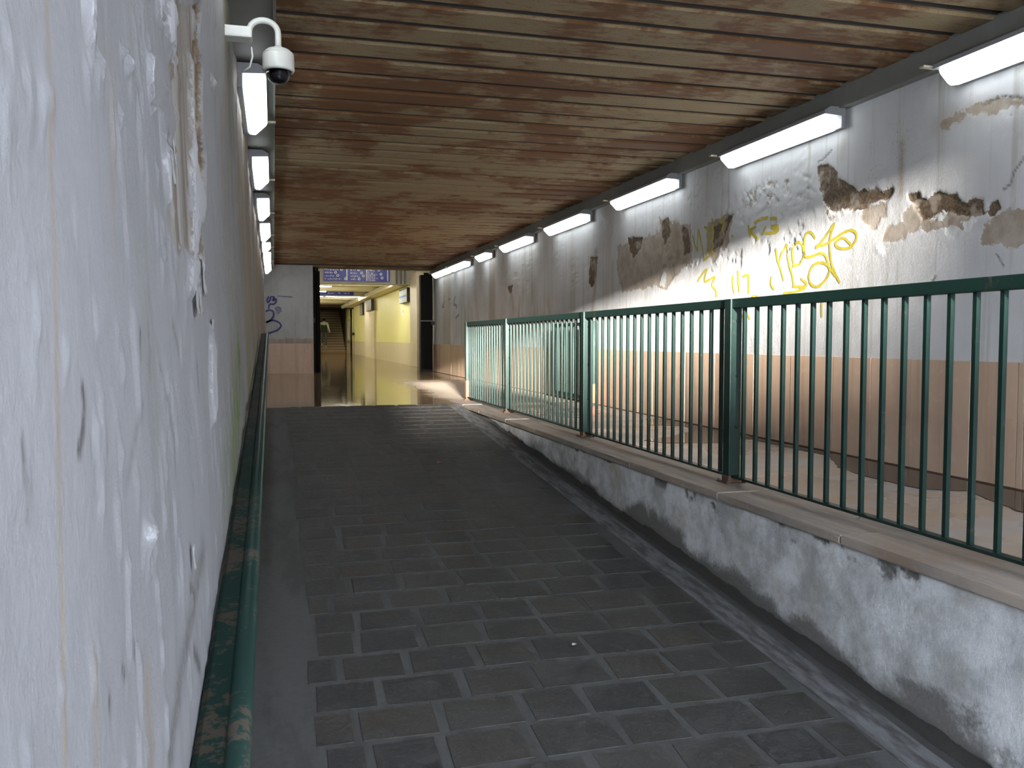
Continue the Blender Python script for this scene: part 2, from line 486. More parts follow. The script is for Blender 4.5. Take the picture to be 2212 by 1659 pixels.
rot = math.atan(RSL)
far = []
for i, (x, y, w, d) in enumerate(rows):
    if i < 300:
        o = obj('paving_stone', stone_meshes[i % 7], None, ramp, (x, y, ramp_z(y) + 0.0026 + rng.uniform(-0.001, 0.001)))
        o.scale = (w - 0.034, d - 0.028, 1)
        o.rotation_euler = (rot + rng.uniform(-0.003, 0.003), rng.uniform(-0.003, 0.003), rng.uniform(-0.012, 0.012))
    else: far.append((x, y, w, d))
bm = bmesh.new()
for x, y, w, d in far:
    vs = bm_box(bm, x - w/2 + 0.012, x + w/2 - 0.012, y - d/2 + 0.011, y + d/2 - 0.011, -0.02, 0.0012)
    for q in vs: q.co.z += ramp_z(q.co.y)
if far: tag(obj('far_paving', to_mesh(bm, 'far_paving'), M_STONE, ramp), kind='stuff')
else: bm.free()

M_GUT, nt, b = new_mat('dusty_cement_gutter')
P = world_pos(nt); n1 = noise(nt, mapping(nt, P, (14, 3, 1)), 1.5, 6, 0.65); n2 = noise(nt, P, 40, 6, 0.7)
c = mix(nt, step(nt, n1, 0.35, 0.65), (0.055, 0.054, 0.053), (0.16, 0.16, 0.165)); c = mix(nt, step(nt, n2, 0.5, 0.7, 0, 0.5), c, (0.10, 0.10, 0.10))
put(nt, b.inputs['Base Color'], c); b.inputs['Roughness'].default_value = 0.8; bump(nt, b, n2, 0.4, 0.006)
me = prism_mesh('gutter', [(2.125, 0.004 + ramp_z(-2)), (2.275, 0.006 + ramp_z(-2)), (2.275, -0.02 + ramp_z(-2)), (2.125, -0.02 + ramp_z(-2))], -2, RTOP - 0.05, RSL)
obj('gutter', me, M_GUT, ramp)

# upper floor, walkway beside the ramp
struct('floor', -6, 7.0, RTOP, 60, -0.30, 0.0, M_WET)
struct('floor_walkway', 2.66, XR + 0.05, -6, RTOP, -0.30, 0.0, M_WALK)
# low wall that carries the railing
us = np.arange(-1.3, RTOP + 0.8, 0.02); vs = np.linspace(0, 1, 46)
def curb_fn(U, V):
    zb = RSL * np.minimum(0, U - RTOP) - 0.03
    zt = -0.035
    Z = zb + (zt - zb) * V
    h = Z - RSL * np.minimum(0, U - RTOP)                     # height above the paving
    n = fbm(U*2.3, Z*3.0, 5); n2 = fbm(U*7, Z*9, 9)
    dark = smooth(0.36 + 0.75*(n-0.5) + 0.25*(n2-0.5) - V, -0.20, 0.20)       # damp, bare render along the foot
    dark = np.maximum(dark, 0.9*smooth(fbm(U*2.2, Z*2.2+3, 13) + 0.6*(n2-.5), 0.60, 0.68) * smooth(V, 0.78 , 0.95))  # patchy shade under the coping, put into the render's colour and relief
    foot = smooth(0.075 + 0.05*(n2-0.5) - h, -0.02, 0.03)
    blot = smooth(n2, 0.60, 0.70) * 0.5
    x = CURB + 0.012*dark - 0.014*(n-0.5) - 0.006*(n2-0.5) + 0.01*foot
    return x, U, Z, {'damage': (np.clip(dark*0.9 + 0.05, 0, 1), np.clip(foot*0.9, 0, 1), blot)}
me = grid_mesh('wall_curb', us, vs, curb_fn)
curb = tag(box('wall_curb', CURB + 0.03, 2.70, -6, RTOP + 0.75, -1.8, -0.035, M_CURB), kind='structure')
obj('render_coat', me, M_CURB, curb)
y = -1.3; k = 0
while y < RTOP + 0.7:
    L = min([1.05, 1.2, 0.9, 1.3][k % 4], RTOP + 0.74 - y)
    if L > 0.2:
        bm = bmesh.new(); bm_box(bm, CURB - 0.018, 2.665, y + 0.003, y + L - 0.003, -0.036, 0.004 + 0.003*(k % 2))
        bmesh.ops.bevel(bm, geom=bm.edges[:], offset=0.006, segments=2, affect='EDGES')
        obj('coping_slab', to_mesh(bm, 'coping_slab'), M_COPE, curb)
    y += L; k += 1

# right wall: core, plaster coat, stone cladding
wr = struct('wall_right', XR + 0.06, XR + 0.4, YMOUTH, YEND, -1.2, 3.0, M_CONC)
def W6(pts): return [tuple(on_plane(1400 + .3671*x, 200 + .3671*y, 'X', XR)[1:]) for x, y in pts]
def W7(pts): return [tuple(on_plane(900 + .2712*x, 380 + .2712*y, 'X', XR)[1:]) for x, y in pts]
BROWN_R = [W6([(990,440),(1030,425),(1060,410),(1110,440),(1120,500),(1180,530),(1240,580),(1330,565),(1435,570),(1420,610),(1350,650),(1290,665),(1240,700),(1160,690),(1120,700),(1060,690),(1040,660),(1020,590),(1000,500)]),
           W6([(1530,600),(1590,590),(1640,630),(1720,585),(1810,600),(1840,640),(1960,640),(1980,710),(1920,730),(1870,710),(1780,690),(1720,730),(1640,740),(1610,770),(1590,700),(1550,650)]),
           W6([(2010,660),(2050,640),(2070,680),(2030,720),(2005,700)]),
           W6([(85,760),(120,740),(130,820),(100,890),(82,850)]), W6([(200,800),(235,800),(245,930),(210,960)]),
           W6([(380,800),(450,740),(500,715),(470,780),(430,890),(380,930)]),
           W7([(1680,490),(1800,495),(1780,580),(1720,665),(1690,580)]),
           W7([(1380,640),(1440,650),(1430,800),(1400,900),(1370,850)]), W7([(720,880),(765,868),(750,935),(735,930)]),
           W7([(1960,370),(2020,380),(2000,500),(1970,540)])]
BEIGE_R = [W6([(1270,680),(1420,620),(1400,720),(1345,800),(1300,825),(1265,740)]),
           W6([(1520,680),(1600,640),(1625,720),(1590,800),(1500,870),(1370,880),(1400,800),(1490,750)]),
           W6([(1930,830),(2040,740),(2140,700),(2300,660),(2300,900),(1990,890)]),
           W6([(1040,680),(1160,690),(1140,750),(1060,730)]), W6([(1600,760),(1760,690),(1900,720),(1890,830),(1820,790),(1700,810),(1610,800)]),
           W6([(350,760),(500,700),(470,900),(380,1010),(340,930)]),
           W6([(70,740),(250,780),(260,1000),(100,1090),(70,950)]),
           W6([(2300,20),(2050,20),(1800,130),(1700,190),(1760,230),(1850,150),(2300,60)]),
           W7([(1600,560),(1830,480),(2080,380),(2100,760),(1990,900),(1900,880),(1640,930),(1600,760)])]
CRUST_R = [W6([(1630,760),(1720,690),(1760,700),(1740,760)]), W6([(1840,760),(1960,720),(1900,835),(1870,830)]),
           W6([(1060,690),(1200,690),(1130,745),(1060,730)]), W6([(430,900),(445,960),(415,1030),(395,1000)]),
           W6([(1340,900),(1400,920),(1380,975)]), W6([(90,1050),(110,1060),(100,1150),(60,1140)])]
STAIN_R = [(W6([(1495,300),(1490,450),(1490,590)]), 0.035, 0.6), (W6([(1700,200),(1780,130),(2000,90)]), 0.10, 0.35),
           (W7([(1430,600),(1420,900),(1390,1150)]), 0.06, 0.75), (W7([(915,560),(920,1000)]), 0.07, 0.5), (W7([(2070,380),(2080,640)]), 0.06, 0.6),
           (W7([(750,900),(770,1060)]), 0.10, 0.5), (W7([(600,780),(590,930)]), 0.2, 0.35), (W7([(470,960),(480,1100)]), 0.2, 0.3),
           (W7([(1560,700),(1560,950)]), 0.07, 0.4), (W7([(1050,1000),(1060,1100)]), 0.08, 0.4), (W6([(1150,290),(1140,380)]), 0.06, 0.35)]
CRACK_R = [W6([(2300,240),(2200,400),(2150,470),(2130,540),(2090,570)]), W6([(1960,70),(2000,60),(2080,20),(2212,30)]), W6([(1000,410),(1030,390),(1080,340)]),
           W6([(2050,950),(2090,1020)]), W6([(1690,1080),(1670,1110)])]
BLISTER = W6([(480,600),(560,500),(900,400),(980,430),(1000,640),(960,700),(700,740),(520,720)])
def field(U, V, polys, wobble, s):
    d = np.full(U.shape, 9.0)
    for p in polys: d = np.minimum(d, sdf_poly(U, V, p))
    n = fbm(U*16, V*16, s, 4) - 0.5
    return np.clip(0.5 - (d + n*wobble)/0.10, 0, 1)
def right_fn(U, V):
    r = field(U, V, BROWN_R, 0.07, 3); g = field(U, V, BEIGE_R, 0.10, 21); w = field(U, V, CRUST_R, 0.07, 33)
    n = fbm(U*1.4, V*1.4, 41, 5); n2 = fbm(U*6, V*6, 47, 5)
    near = smooth(6.5 - np.abs(U - 6.6), 0, 3)
    bl = smooth(fbm(U*9, V*9, 53, 4), 0.60, 0.68) * smooth(fbm(U*1.1, V*1.1, 59, 3), 0.45, 0.6) * smooth(V, 1.3, 1.6)
    zone = np.clip(0.5 - sdf_poly(U, V, BLISTER)/0.25, 0, 1)
    chip = smooth(fbm(U*15, V*15, 93, 4), 0.54, 0.60)*zone
    bl = np.maximum(bl, chip)
    g = np.maximum(g, 0.44*smooth(n, 0.56, 0.66)); g = np.maximum(g, 0.60*smooth(fbm(U*15, V*15, 93, 4), 0.60, 0.66)*zone)
    x = XR + 0.008*smooth(r, 0.40, 0.60) + 0.0025*smooth(g, 0.42, 0.58) - 0.002*smooth(w, 0.3, 0.7) - 0.008*(n - 0.5) - 0.0030*(n2 - 0.5) + 0.005*bl
    st = np.zeros(U.shape)
    for pts, wd, amt in STAIN_R: st = np.maximum(st, amt*np.exp(-(d_line(U, V, pts)/wd)**2*1.5)*(0.6 + 0.6*n2))
    far_drip = smooth(fbm(U*1.2, V*0.12, 71, 4), 0.5, 0.66) * smooth(U, 8.5, 11) * 0.55
    st = np.maximum(st, far_drip)
    ck = np.zeros(U.shape)
    for pts in CRACK_R: ck = np.maximum(ck, 1 - smooth(d_line(U, V, pts) + 0.010*(n2-0.5), 0.002, 0.011))
    x = x + 0.003*ck
    algae = 0.25*smooth(fbm(U*0.9, V*0.9, 81, 4), 0.55, 0.7)*smooth(U, 9, 13)
    return x, U, V, {'damage': (r, g, w), 'marks': (np.clip(st, 0, 1), algae, 0.8*ck)}
us = np.concatenate([np.arange(YMOUTH, 2.6, 0.06), np.arange(2.6, 10.4, 0.0125), np.arange(10.4, YEND, 0.05)])
me = grid_mesh('plaster_coat', us, np.arange(0.68, 2.47, 0.0125), right_fn)
obj('plaster_coat', me, M_PLR, wr)
# stone slabs below: 0.7 m tall, pale strips between some of them
rng = random.Random(11)
slab_cache = {}
def slab(parent, x, y0, y1, z1=0.70, th=0.03, mat=None, name='cladding_slab', z0=0.0):
    me = box_mesh(name, -th, 0.005, -(y1-y0)/2 + 0.002, (y1-y0)/2 - 0.002, z0, z1, 0.003)
    o = obj(name, me, mat or M_SLAB, parent, (x + rng.uniform(-0.002, 0.002), (y0+y1)/2, 0))
    return o
y = 0.2; k = 0
while y < YEND - 0.05:
    L = min(rng.choice([0.26, 0.34, 0.42, 0.5]), YEND - y)
    slab(wr, XR + 0.015, y, y + L); y += L
    if k % 2 == 0 and y < YEND - 0.1:
        slab(wr, XR + 0.015, y, y + 0.045, 0.70, 0.03, M_SLABW, 'pale_strip'); y += 0.045
    k += 1
# thin dark skirting line at the foot of the cladding
box('skirting', XR - 0.022, XR + 0.01, 0.2, YEND, 0.0, 0.010, M_RUST, wr)

# left wall
wl = struct('wall_left', XL - 0.4, XL - 0.06, YMOUTH, 21.9, -1.6, 3.0, M_CONC)
def lean(z): return 0.052*smooth(1.9 - z, 0, 2.1)                # the old wall leans out towards its foot
def left_pt(x, y):
    p = on_plane(x, y, 'X', XL)
    for _ in range(4): p = on_plane(x, y, 'X', XL + float(lean(p[2])))
    return tuple(p[1:])
def L1(pts): return [left_pt(.3375*x, .3375*y) for x, y in pts]
def LP(pts): return [left_pt(x, y) for x, y in pts]
BROWN_L = [L1([(1235,0),(1290,60),(1270,200),(1300,440),(1290,800),(1315,1000),(1310,1220),(1275,1190),(1240,1000),(1255,700),(1235,450),(1255,150)]),
           L1([(1075,860),(1110,900),(1108,950)]), L1([(1105,1060),(1130,1100),(1105,1240),(1085,1230)])]
BEIGE_L = [L1([(1110,0),(1240,0),(1250,500),(1230,1000),(1215,1400),(1160,1620),(1100,1500),(1080,1300),(1120,1050),(1145,800),(1090,420),(1130,150)]),
           LP([(385,520),(410,540),(425,610),(440,560),(430,470),(390,430)])]
CRUST_L = [L1([(1215,350),(1235,400),(1232,700),(1240,950),(1290,1260),(1270,1600),(1240,1640),(1225,1300),(1222,900)]), L1([(1060,0),(1110,0),(1125,140),(1085,300),(1070,250)]),
           L1([(1070,920),(1140,940),(1120,1060),(1075,1250),(1055,1050)]), LP([(410,560),(440,560),(425,610),(405,640)]), LP([(303,1125),(325,1130),(328,1155),(312,1175)]),
           L1([(1345,510),(1370,520),(1365,560),(1345,550)]), LP([(452,700),(462,760),(462,900),(455,930),(450,800)])]
def left_fn(U, V):
    r = field(U, V, BROWN_L, 0.05, 3); g = field(U, V, BEIGE_L, 0.06, 21); w = field(U, V, CRUST_L, 0.06, 33)
    w = np.maximum(w, 0.8*smooth(fbm(U*26, V*10, 155, 3), 0.66, 0.74)*smooth(2.6 - U, 0, 1)*smooth(V, 0.7, 1.4))
    w = np.maximum(w, 0.42*smooth(fbm(U*3, V*0.8, 157, 4), 0.60, 0.72)*smooth(U, 2.2, 3.2))
    n = fbm(U*1.2, V*0.9, 141, 5); n2 = fbm(U*5, V*4, 147, 5)
    drop = smooth(fbm(U*22, V*11, 153, 3), 0.66, 0.75)             # runs and blisters in the paint
    ridge = 0.5*fbm(U*7, V*0.25, 161, 4) + 0.5*fbm(U*1.7, V*0.12, 163, 3)                              # vertical runs
    x = XL + lean(V) - 0.018*smooth(r, 0.42, 0.58) - 0.006*smooth(g, 0.42, 0.58) + 0.010*smooth(w, 0.4, 0.6) + 0.014*(n - 0.5) + 0.006*(n2-0.5) + 0.0035*drop + 0.05*(ridge-0.5)*smooth(U, 2.6, 5)
    rust = 0.55*np.exp(-(np.abs(U - (on_line(V)))/0.006)**2)
    st = np.maximum(rust, 0)
    for pts, wd, amt in ((LP([(195,1440),(200,1659)]), 0.012, 0.35), (LP([(320,1480),(325,1659)]), 0.03, 0.4), (LP([(240,120),(242,500)]), 0.02, 0.15)):
        st = np.maximum(st, amt*np.exp(-(d_line(U, V, pts)/wd)**2))
    sc = np.zeros(U.shape)
    for pts, wd, amt in SCUFF: sc = np.maximum(sc, amt*1.7*np.exp(-(d_line(U, V, pts)/wd)**2)*(0.6+0.5*n2))
    al = 0.85*smooth(fbm(U*2.2, V*0.35, 171, 4), 0.5, 0.62)*smooth(U, 3.8, 5.0)*smooth(9.0-U, 0, 2)*smooth(1.15 - V, 0, 0.8)
    al = np.maximum(al, 0.6*smooth(fbm(U*2.4, V*0.3, 177, 4), 0.46, 0.58)*smooth(U, 3.6, 4.2)*smooth(5.6-U, 0, .6)*smooth(V, 1.5, 2.2))
    for pts, wd, amt in ((LP([(517,780),(510,900),(503,1020)]), 0.22, 0.95), (LP([(490,20),(493,230)]), 0.12, 0.8), (LP([(494,960),(486,1090)]), 0.15, 0.5)):
        al = np.maximum(al, amt*np.exp(-(d_line(U, V, pts)/wd)**2)*(0.5 + n2))
    dirt = 1.2*smooth(ridge, 0.47, 0.60)*smooth(U, 2.6, 4.5)
    return x, U, V, {'damage': (r, g, w), 'marks': (np.clip(st + 0.7*dirt, 0, 0.9), al, np.clip(sc, 0, 1))}
_ln = sorted(LP([(98 + 40*k/8, 1659*k/8) for k in range(9)]), key=lambda q: q[1])
def on_line(V): return np.interp(V, [q[1] for q in _ln], [q[0] for q in _ln])
SCUFF = [(LP([(172,836),(177,880),(174,930),(166,975)]), 0.006, 0.9), (LP([(298,716),(297,790)]), 0.006, 0.8), (LP([(318,700),(320,800)]), 0.010, 0.3),
         (LP([(45,955),(55,1060),(60,1140)]), 0.004, 0.55), (LP([(345,800),(375,940),(380,1020)]), 0.012, 0.3), (LP([(375,700),(390,760)]), 0.010, 0.35),
         (LP([(300,880),(270,1060)]), 0.008, 0.28), (LP([(190,960),(205,1080)]), 0.004, 0.3), (LP([(385,1500),(412,1330),(440,1190)]), 0.03, 0.40),
         (LP([(365,1640),(385,1500)]), 0.03, 0.45), (LP([(425,790),(428,830)]), 0.02, 0.45), (LP([(262,1445),(268,1460)]), 0.006, 0.7), (LP([(288,1395),(292,1415)]), 0.006, 0.6),
         (LP([(418,1410),(432,1440)]), 0.015, 0.7), (LP([(410,1270),(420,1300)]), 0.015, 0.7), (LP([(229,1515),(231,1525)]), 0.006, 0.7)]
us = np.concatenate([np.arange(YMOUTH, 0.5, 0.06), np.arange(0.5, 1.6, 0.008), np.arange(1.6, 5.2, 0.0125), np.arange(5.2, 21.9, 0.05)])
me = grid_mesh('plaster_coat', us, np.arange(-1.1, 2.47, 0.0125), left_fn)
me.flip_normals()
obj('plaster_coat', me, M_PLL, wl)

# ceiling: boards across the tunnel with recessed seams
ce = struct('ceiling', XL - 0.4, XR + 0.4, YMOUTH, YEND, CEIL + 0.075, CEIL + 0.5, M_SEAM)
PITCH_B = 0.335
nb = int((YEND - YMOUTH)/PITCH_B)
prof = [(0.0, 0.08), (0.0, 0.014), (0.012, 0.0), (0.238, 0.0), (0.250, 0.014), (0.252, 0.035), (0.318, 0.035), (0.320, 0.014), (0.331, 0.014), (0.331, 0.08)]
bm = bmesh.new()
a = [bm.verts.new((XL - 0.02, q, z)) for q, z in prof]; b2 = [bm.verts.new((XR + 0.02, q, z)) for q, z in prof]
for i in range(len(prof)):
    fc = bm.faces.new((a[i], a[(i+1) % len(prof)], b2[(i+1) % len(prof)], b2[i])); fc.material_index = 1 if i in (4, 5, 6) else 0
bm.faces.new(a); bm.faces.new(b2[::-1])
bmesh.ops.recalc_face_normals(bm, faces=bm.faces[:])
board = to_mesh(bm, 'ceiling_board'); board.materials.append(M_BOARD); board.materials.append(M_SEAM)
rng = random.Random(5)
for i in range(nb):
    o = obj('ceiling_board', board, None, ce, (0, YMOUTH + i*PITCH_B, CEIL + rng.uniform(-0.004, 0.004)))
# end beam of the ceiling
tag(box('trim_1', XL, XR, 21.55, YEND, 2.565, CEIL + 0.06, M_BOARD), kind='structure')
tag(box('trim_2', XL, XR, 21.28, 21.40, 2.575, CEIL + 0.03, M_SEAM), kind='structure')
# cable trunking along both walls
tr = tag(box('trim_3', 3.875, XR + 0.03, YMOUTH, YEND, 2.455, CEIL + 0.02, M_BOX, bev=0.006), kind='structure')
box('lip', 3.862, 3.880, YMOUTH, YEND, 2.452, 2.470, M_BOX, tr)
tl = tag(box('trim_4', XL - 0.03, 0.030, YMOUTH, 21.4, 2.475, CEIL + 0.02, M_BOX, bev=0.006), kind='structure')
box('lip', 0.022, 0.036, YMOUTH, 21.4, 2.462, 2.485, M_BOX, tl)

# far wall piece on the left, facing the photographer
YF = 21.4
wf = struct('wall_far', XL - 0.4, 0.93, YF + 0.02, YF + 0.85, -0.2, 2.62, M_CONC)
def far_fn(U, V):
    n = fbm(U*2.5, V*2.5, 201, 5); n2 = fbm(U*9, V*9, 207, 4)
    y = YF - 0.012*(n-0.5)
    lower = smooth(0.86 + 0.12*(n2-.5) - V, -0.01, 0.02)*0.62
    return U, y, V, {'damage': (0*U, np.maximum(lower, 0.46*smooth(n, .58, .7)), 0*U), 'marks': (0.2*smooth(n, .5, .7), 0.12*smooth(n2, .5, .7), 0*U)}
me = grid_mesh('plaster_coat', np.arange(XL - 0.02, 0.935, 0.02), np.arange(0.68, 2.60, 0.02), far_fn)
obj('plaster_coat', me, M_PLF, wf)
x = XL
for w in (0.36, 0.40, 0.36):
    me = box_mesh('cladding_slab', 0.002, w - 0.002, YF - 0.018, YF + 0.03, 0, 0.72, 0.003)
    obj('cladding_slab', me, M_SLAB, wf, (x, 0, 0)); x += w

# ------------------------------------------------------------------ cross hall and corridor behind
struct('ceiling_hall', -4, 7, YEND, 26.4, 3.25, 3.5, M_HALLC)
struct('wall_hall_left', -4.2, -4, 21.9, 27, -0.2, 3.5, M_CONC)
struct('wall_hall_right', 6.6, 6.8, YEND, 27, -0.2, 3.5, M_CONC)
struct('wall_hall_front_left', -4, XL - 0.4, 21.9, 22.2, -0.2, 3.5, M_CONC)
struct('wall_hall_front_right', XR + 0.4, 6.8, 21.9, 22.2, -0.2, 3.5, M_CONC)
struct('wall_hall_front_top', -4, 6.8, YEND - 0.02, YEND + 0.15, 2.72, 3.5, M_CONC)
struct('wall_hall_back_left', -4, 0.4, 26.4, 27.0, -0.2, 3.5, M_CONC)
struct('wall_hall_back_right', 4.35, 6.8, 25.8, 27.0, -0.2, 3.5, M_BEIGE)
XC = 4.15
wc = struct('wall_corridor_right', XC, XC + 0.3, 25.75, 52, -0.2, 3.3, M_CONC)
pillar = struct('wall_pillar', 4.02, XC + 0.25, 25.2, 26.5, 0.0, 2.78, M_BEIGE, bev=0.01)
def panel(y0, y1, z0, z1, mat, name, th=0.02):
    return box(name, XC - th, XC + 0.01, y0, y1, z0, z1, mat, wc, 0.003)
for y0, y1 in ((26.5, 31.6), (31.6, 36.6), (40.6, 46.9), (47.3, 52)):
    panel(y0, y1, 0.70, 2.50, M_YELLOW, 'yellow_panel')
    panel(y0, y1, 0.0, 0.695, M_BEIGE, 'dado_slab', 0.03)
panel(36.6, 40.6, 0.0, 2.62, M_BEIGE, 'pilaster', 0.10)
struct('wall_corridor_left', 0.1, 0.4, 26.4, 52, -0.2, 3.3, M_YELLOW)
hc = struct('ceiling_corridor', 0.1, XC + 0.3, 26.8, 50.5, 2.78, 3.3, M_HALLC)
for y in (30.2, 33.5, 41, 45):
    box('cross_beam', 0.4, XC, y, y + 0.45, 2.64, 2.79, M_HALLC, hc, 0.01)
beam = struct('wall_sign_beam', 0.1, XC + 0.3, 26.4, 26.8, 2.46, 3.4, M_CONC)
struct('wall_second_beam', 0.4, XC, 37.0, 37.4, 2.60, 2.80, M_CONC)
tag(box('trim_5', 3.72, XC, 26.8, 50, 2.52, 2.62, M_BEIGE, bev=0.008), kind='structure')
tag(box('trim_6', 3.70, 3.735, 26.8, 50, 2.60, 2.68, M_SIGNW), kind='structure')
# stair at the end
st = tag(box('stairs', 0.4, XC, 51.5, 57.5, -0.2, -0.02, M_STEP), kind='structure')
for i in range(17):
    y0 = 51.6 + 0.31*i; z0 = 0.155*i
    box('step', 0.42, XC - 0.1, y0, 57.4, z0 - 0.01, z0 + 0.125, M_STEP, st)
    box('nosing', 0.42, XC - 0.1, y0 - 0.025, y0 + 0.10, z0 + 0.126, z0 + 0.155, M_BEIGE, st)
struct('wall_stair_end', 0.1, XC + 0.3, 57.4, 57.7, -0.2, 5.5, M_DARK)
struct('wall_stair_left', 0.1, 0.42, 52, 57.5, -0.2, 5.5, M_DARK)
struct('wall_stair_right', XC - 0.1, XC + 0.3, 52, 57.5, -0.2, 5.5, M_DARK)
struct('ceiling_stair', 0.1, XC + 0.3, 50.5, 57.7, 2.62, 3.3, M_DARK)

# steel gate frames at the tunnel's end
gl = empty('gate_frame', (0.93, 22.0, 0)); tag(gl, 'black steel gate jamb beside the blue graffiti wall', 'gate frame')
box('channel', 0.0, 0.09, -0.10, 0.30, 0, 2.56, M_STEELB, gl, 0.004)
box('flange', 0.09, 0.20, 0.16, 0.62, 0, 2.50, M_STEELB, gl, 0.004)
box('guide', 0.11, 0.15, -0.06, 0.16, 0, 2.56, M_STEELB, gl, 0.003)
box('latch', -0.05, 0.06, -0.14, -0.09, 1.22, 1.34, M_BLACK, gl, 0.005)
gr = empty('gate_frame', (3.60, 21.95, 0)); tag(gr, 'black steel gate jamb under the farthest right lamps', 'gate frame')
box('channel', 0.0, 0.10, 0.0, 0.25, 0, 2.44, M_STEELB, gr, 0.004)
box('leaf', 0.10, 0.31, 0.06, 0.14, 0, 2.50, M_STEELB, gr, 0.004)
box('latch', 0.26, 0.36, -0.05, 0.05, 1.18, 1.27, M_BLACK, gr, 0.006)
box('crossbar', 0.0, 0.33, -0.01, 0.06, 1.27, 1.30, M_BOX, gr, 0.003)

# ------------------------------------------------------------------ outside, behind the photographer
struct('floor_street', -45, 45, -60, -6, -1.75, -1.40, M_STREET)
struct('floor_apron', -3, 6, -6.2, YMOUTH, -1.75, -1.36, M_STREET)
struct('wall_sun_block_side', 2.98, 3.58, YMOUTH - 0.35, YMOUTH, -1.5, 3.2, M_CONC)  # unseen pillar added to cut the near side of the sun patch
struct('wall_sun_block_low', -45, 45, -34, -30, -1.4, 5.72, M_SUNBLOCK)  # unseen block added, its height set to cut the sun beam's lower edge

# ------------------------------------------------------------------ lamps
def make_lamp(y0, y1, wall, side, label, group):
    """side -1: on the right wall, +1: on the left wall"""
    L = y1 - y0
    t = empty('wall_lamp', (wall, y0, 2.30)); tag(t, label, 'lamp', group)
    def P(pts): return [(side*d, z - 2.30) for d, z in pts]
    obj('housing', prism_mesh('housing', P([(0.0, 2.462), (0.12, 2.462), (0.168, 2.432), (0.166, 2.408), (0.03, 2.40), (0.03, 2.318), (0.0, 2.318)]), -0.03, L + 0.03), M_HOUSING, t)
    # rounded prism of opal plastic
    pr = [(0.160, 2.405), (0.166, 2.395), (0.160, 2.380), (0.090, 2.313), (0.078, 2.306), (0.045, 2.308), (0.035, 2.318), (0.035, 2.398)]
    bm = bmesh.new(); rings = []
    for yy, s in ((0.0, 0.72), (0.012, 0.92), (0.04, 1.0), (L - 0.04, 1.0), (L - 0.012, 0.92), (L, 0.72)):
        cx, cz = 0.09, 2.36
        rings.append([bm.verts.new((side*(cx + (d-cx)*s), yy, cz + (z-cz)*s - 2.30)) for d, z in pr])
    for a, b in zip(rings, rings[1:]):
        for k in range(len(pr)): bm.faces.new((a[k], a[(k+1) % len(pr)], b[(k+1) % len(pr)], b[k]))
    bm.faces.new(rings[0]); bm.faces.new(rings[-1])
    bmesh.ops.recalc_face_normals(bm, faces=bm.faces[:])
    obj('diffuser', to_mesh(bm, 'diffuser'), M_LAMP, t)
    obj('clip', box_mesh('clip', *sorted((side*0.11, side*0.225)), L + 0.035, L + 0.075, 0.118, 0.130, 0.003), M_CLIP, t)
    return t
RIGHT = [(2.87, 4.35), (5.45, 6.93), (8.01, 9.50), (10.52, 12.07), (13.02, 14.63), (15.66, 16.51), (17.48, 19.16), (19.40, 21.25)]
order = ['nearest, cut off at the upper right', 'second from the near end', 'third from the near end', 'fourth from the near end', 'fifth from the near end',
         'the short one', 'last but one', 'the farthest, above the black jamb']
for (y0, y1), w in zip(RIGHT, order):
    make_lamp(y0, y1, XR - 0.03, -1, 'lit white lamp on the right wall, ' + w, 'fluorescent lamps on the right wall')
LEFT = [(2.40, 3.98), (5.52, 6.72), (7.98, 9.15), (10.3, 11.55), (12.5, 14.0), (14.95, 15.8), (16.6, 18.6), (19.1, 20.8)]
lorder = ['nearest, above the dome camera', 'just below the dome camera', 'second below the dome camera', 'third below the dome camera', 'fourth below the dome camera', 'the short one', 'lowest in view', 'last, at the far corner']
for (y0, y1), w in zip(LEFT, lorder):
    make_lamp(y0, y1, XL + 0.005, 1, 'lit white lamp on the left wall, ' + w, 'fluorescent lamps on the left wall')
# corridor lamps
for i, (x, y) in enumerate(((1.3, 28.3), (1.3, 31.9), (1.3, 35.3), (1.4, 39.2), (1.4, 43.2), (1.4, 47.6), (3.0, 28.6), (3.0, 39.4))):
    t = empty('ceiling_lamp', (x, y, 2.78))
    tag(t, 'ceiling lamp of the yellow corridor, ' + ['first behind the blue sign beam', 'second behind the blue sign beam', 'third, before the narrow blue sign', 'first behind the narrow blue sign', 'second behind the narrow blue sign', 'nearest the stair', 'right-hand one behind the blue sign', 'right-hand one at the grey pilaster'][i], 'lamp', 'ceiling lamps of the yellow corridor')
    box('tray', -0.75, 0.75, -0.11, 0.11, -0.05, 0.0, M_BOX, t, 0.006)
    box('diffuser', -0.73, 0.73, -0.09, 0.09, -0.10, -0.05, M_HALL, t, 0.02)
for x, y, w in ((0.0, 24.2, 'left'), (2.7, 24.2, 'right')):
    t = empty('ceiling_lamp', (x, y, 3.25)); tag(t, 'ceiling lamp of the cross hall before the blue sign, the ' + w + ' one', 'lamp', 'ceiling lamps of the cross hall')
    box('tray', -0.75, 0.75, -0.11, 0.11, -0.05, 0.0, M_BOX, t, 0.006)
    box('diffuser', -0.73, 0.73, -0.09, 0.09, -0.10, -0.05, M_HALL, t, 0.02)

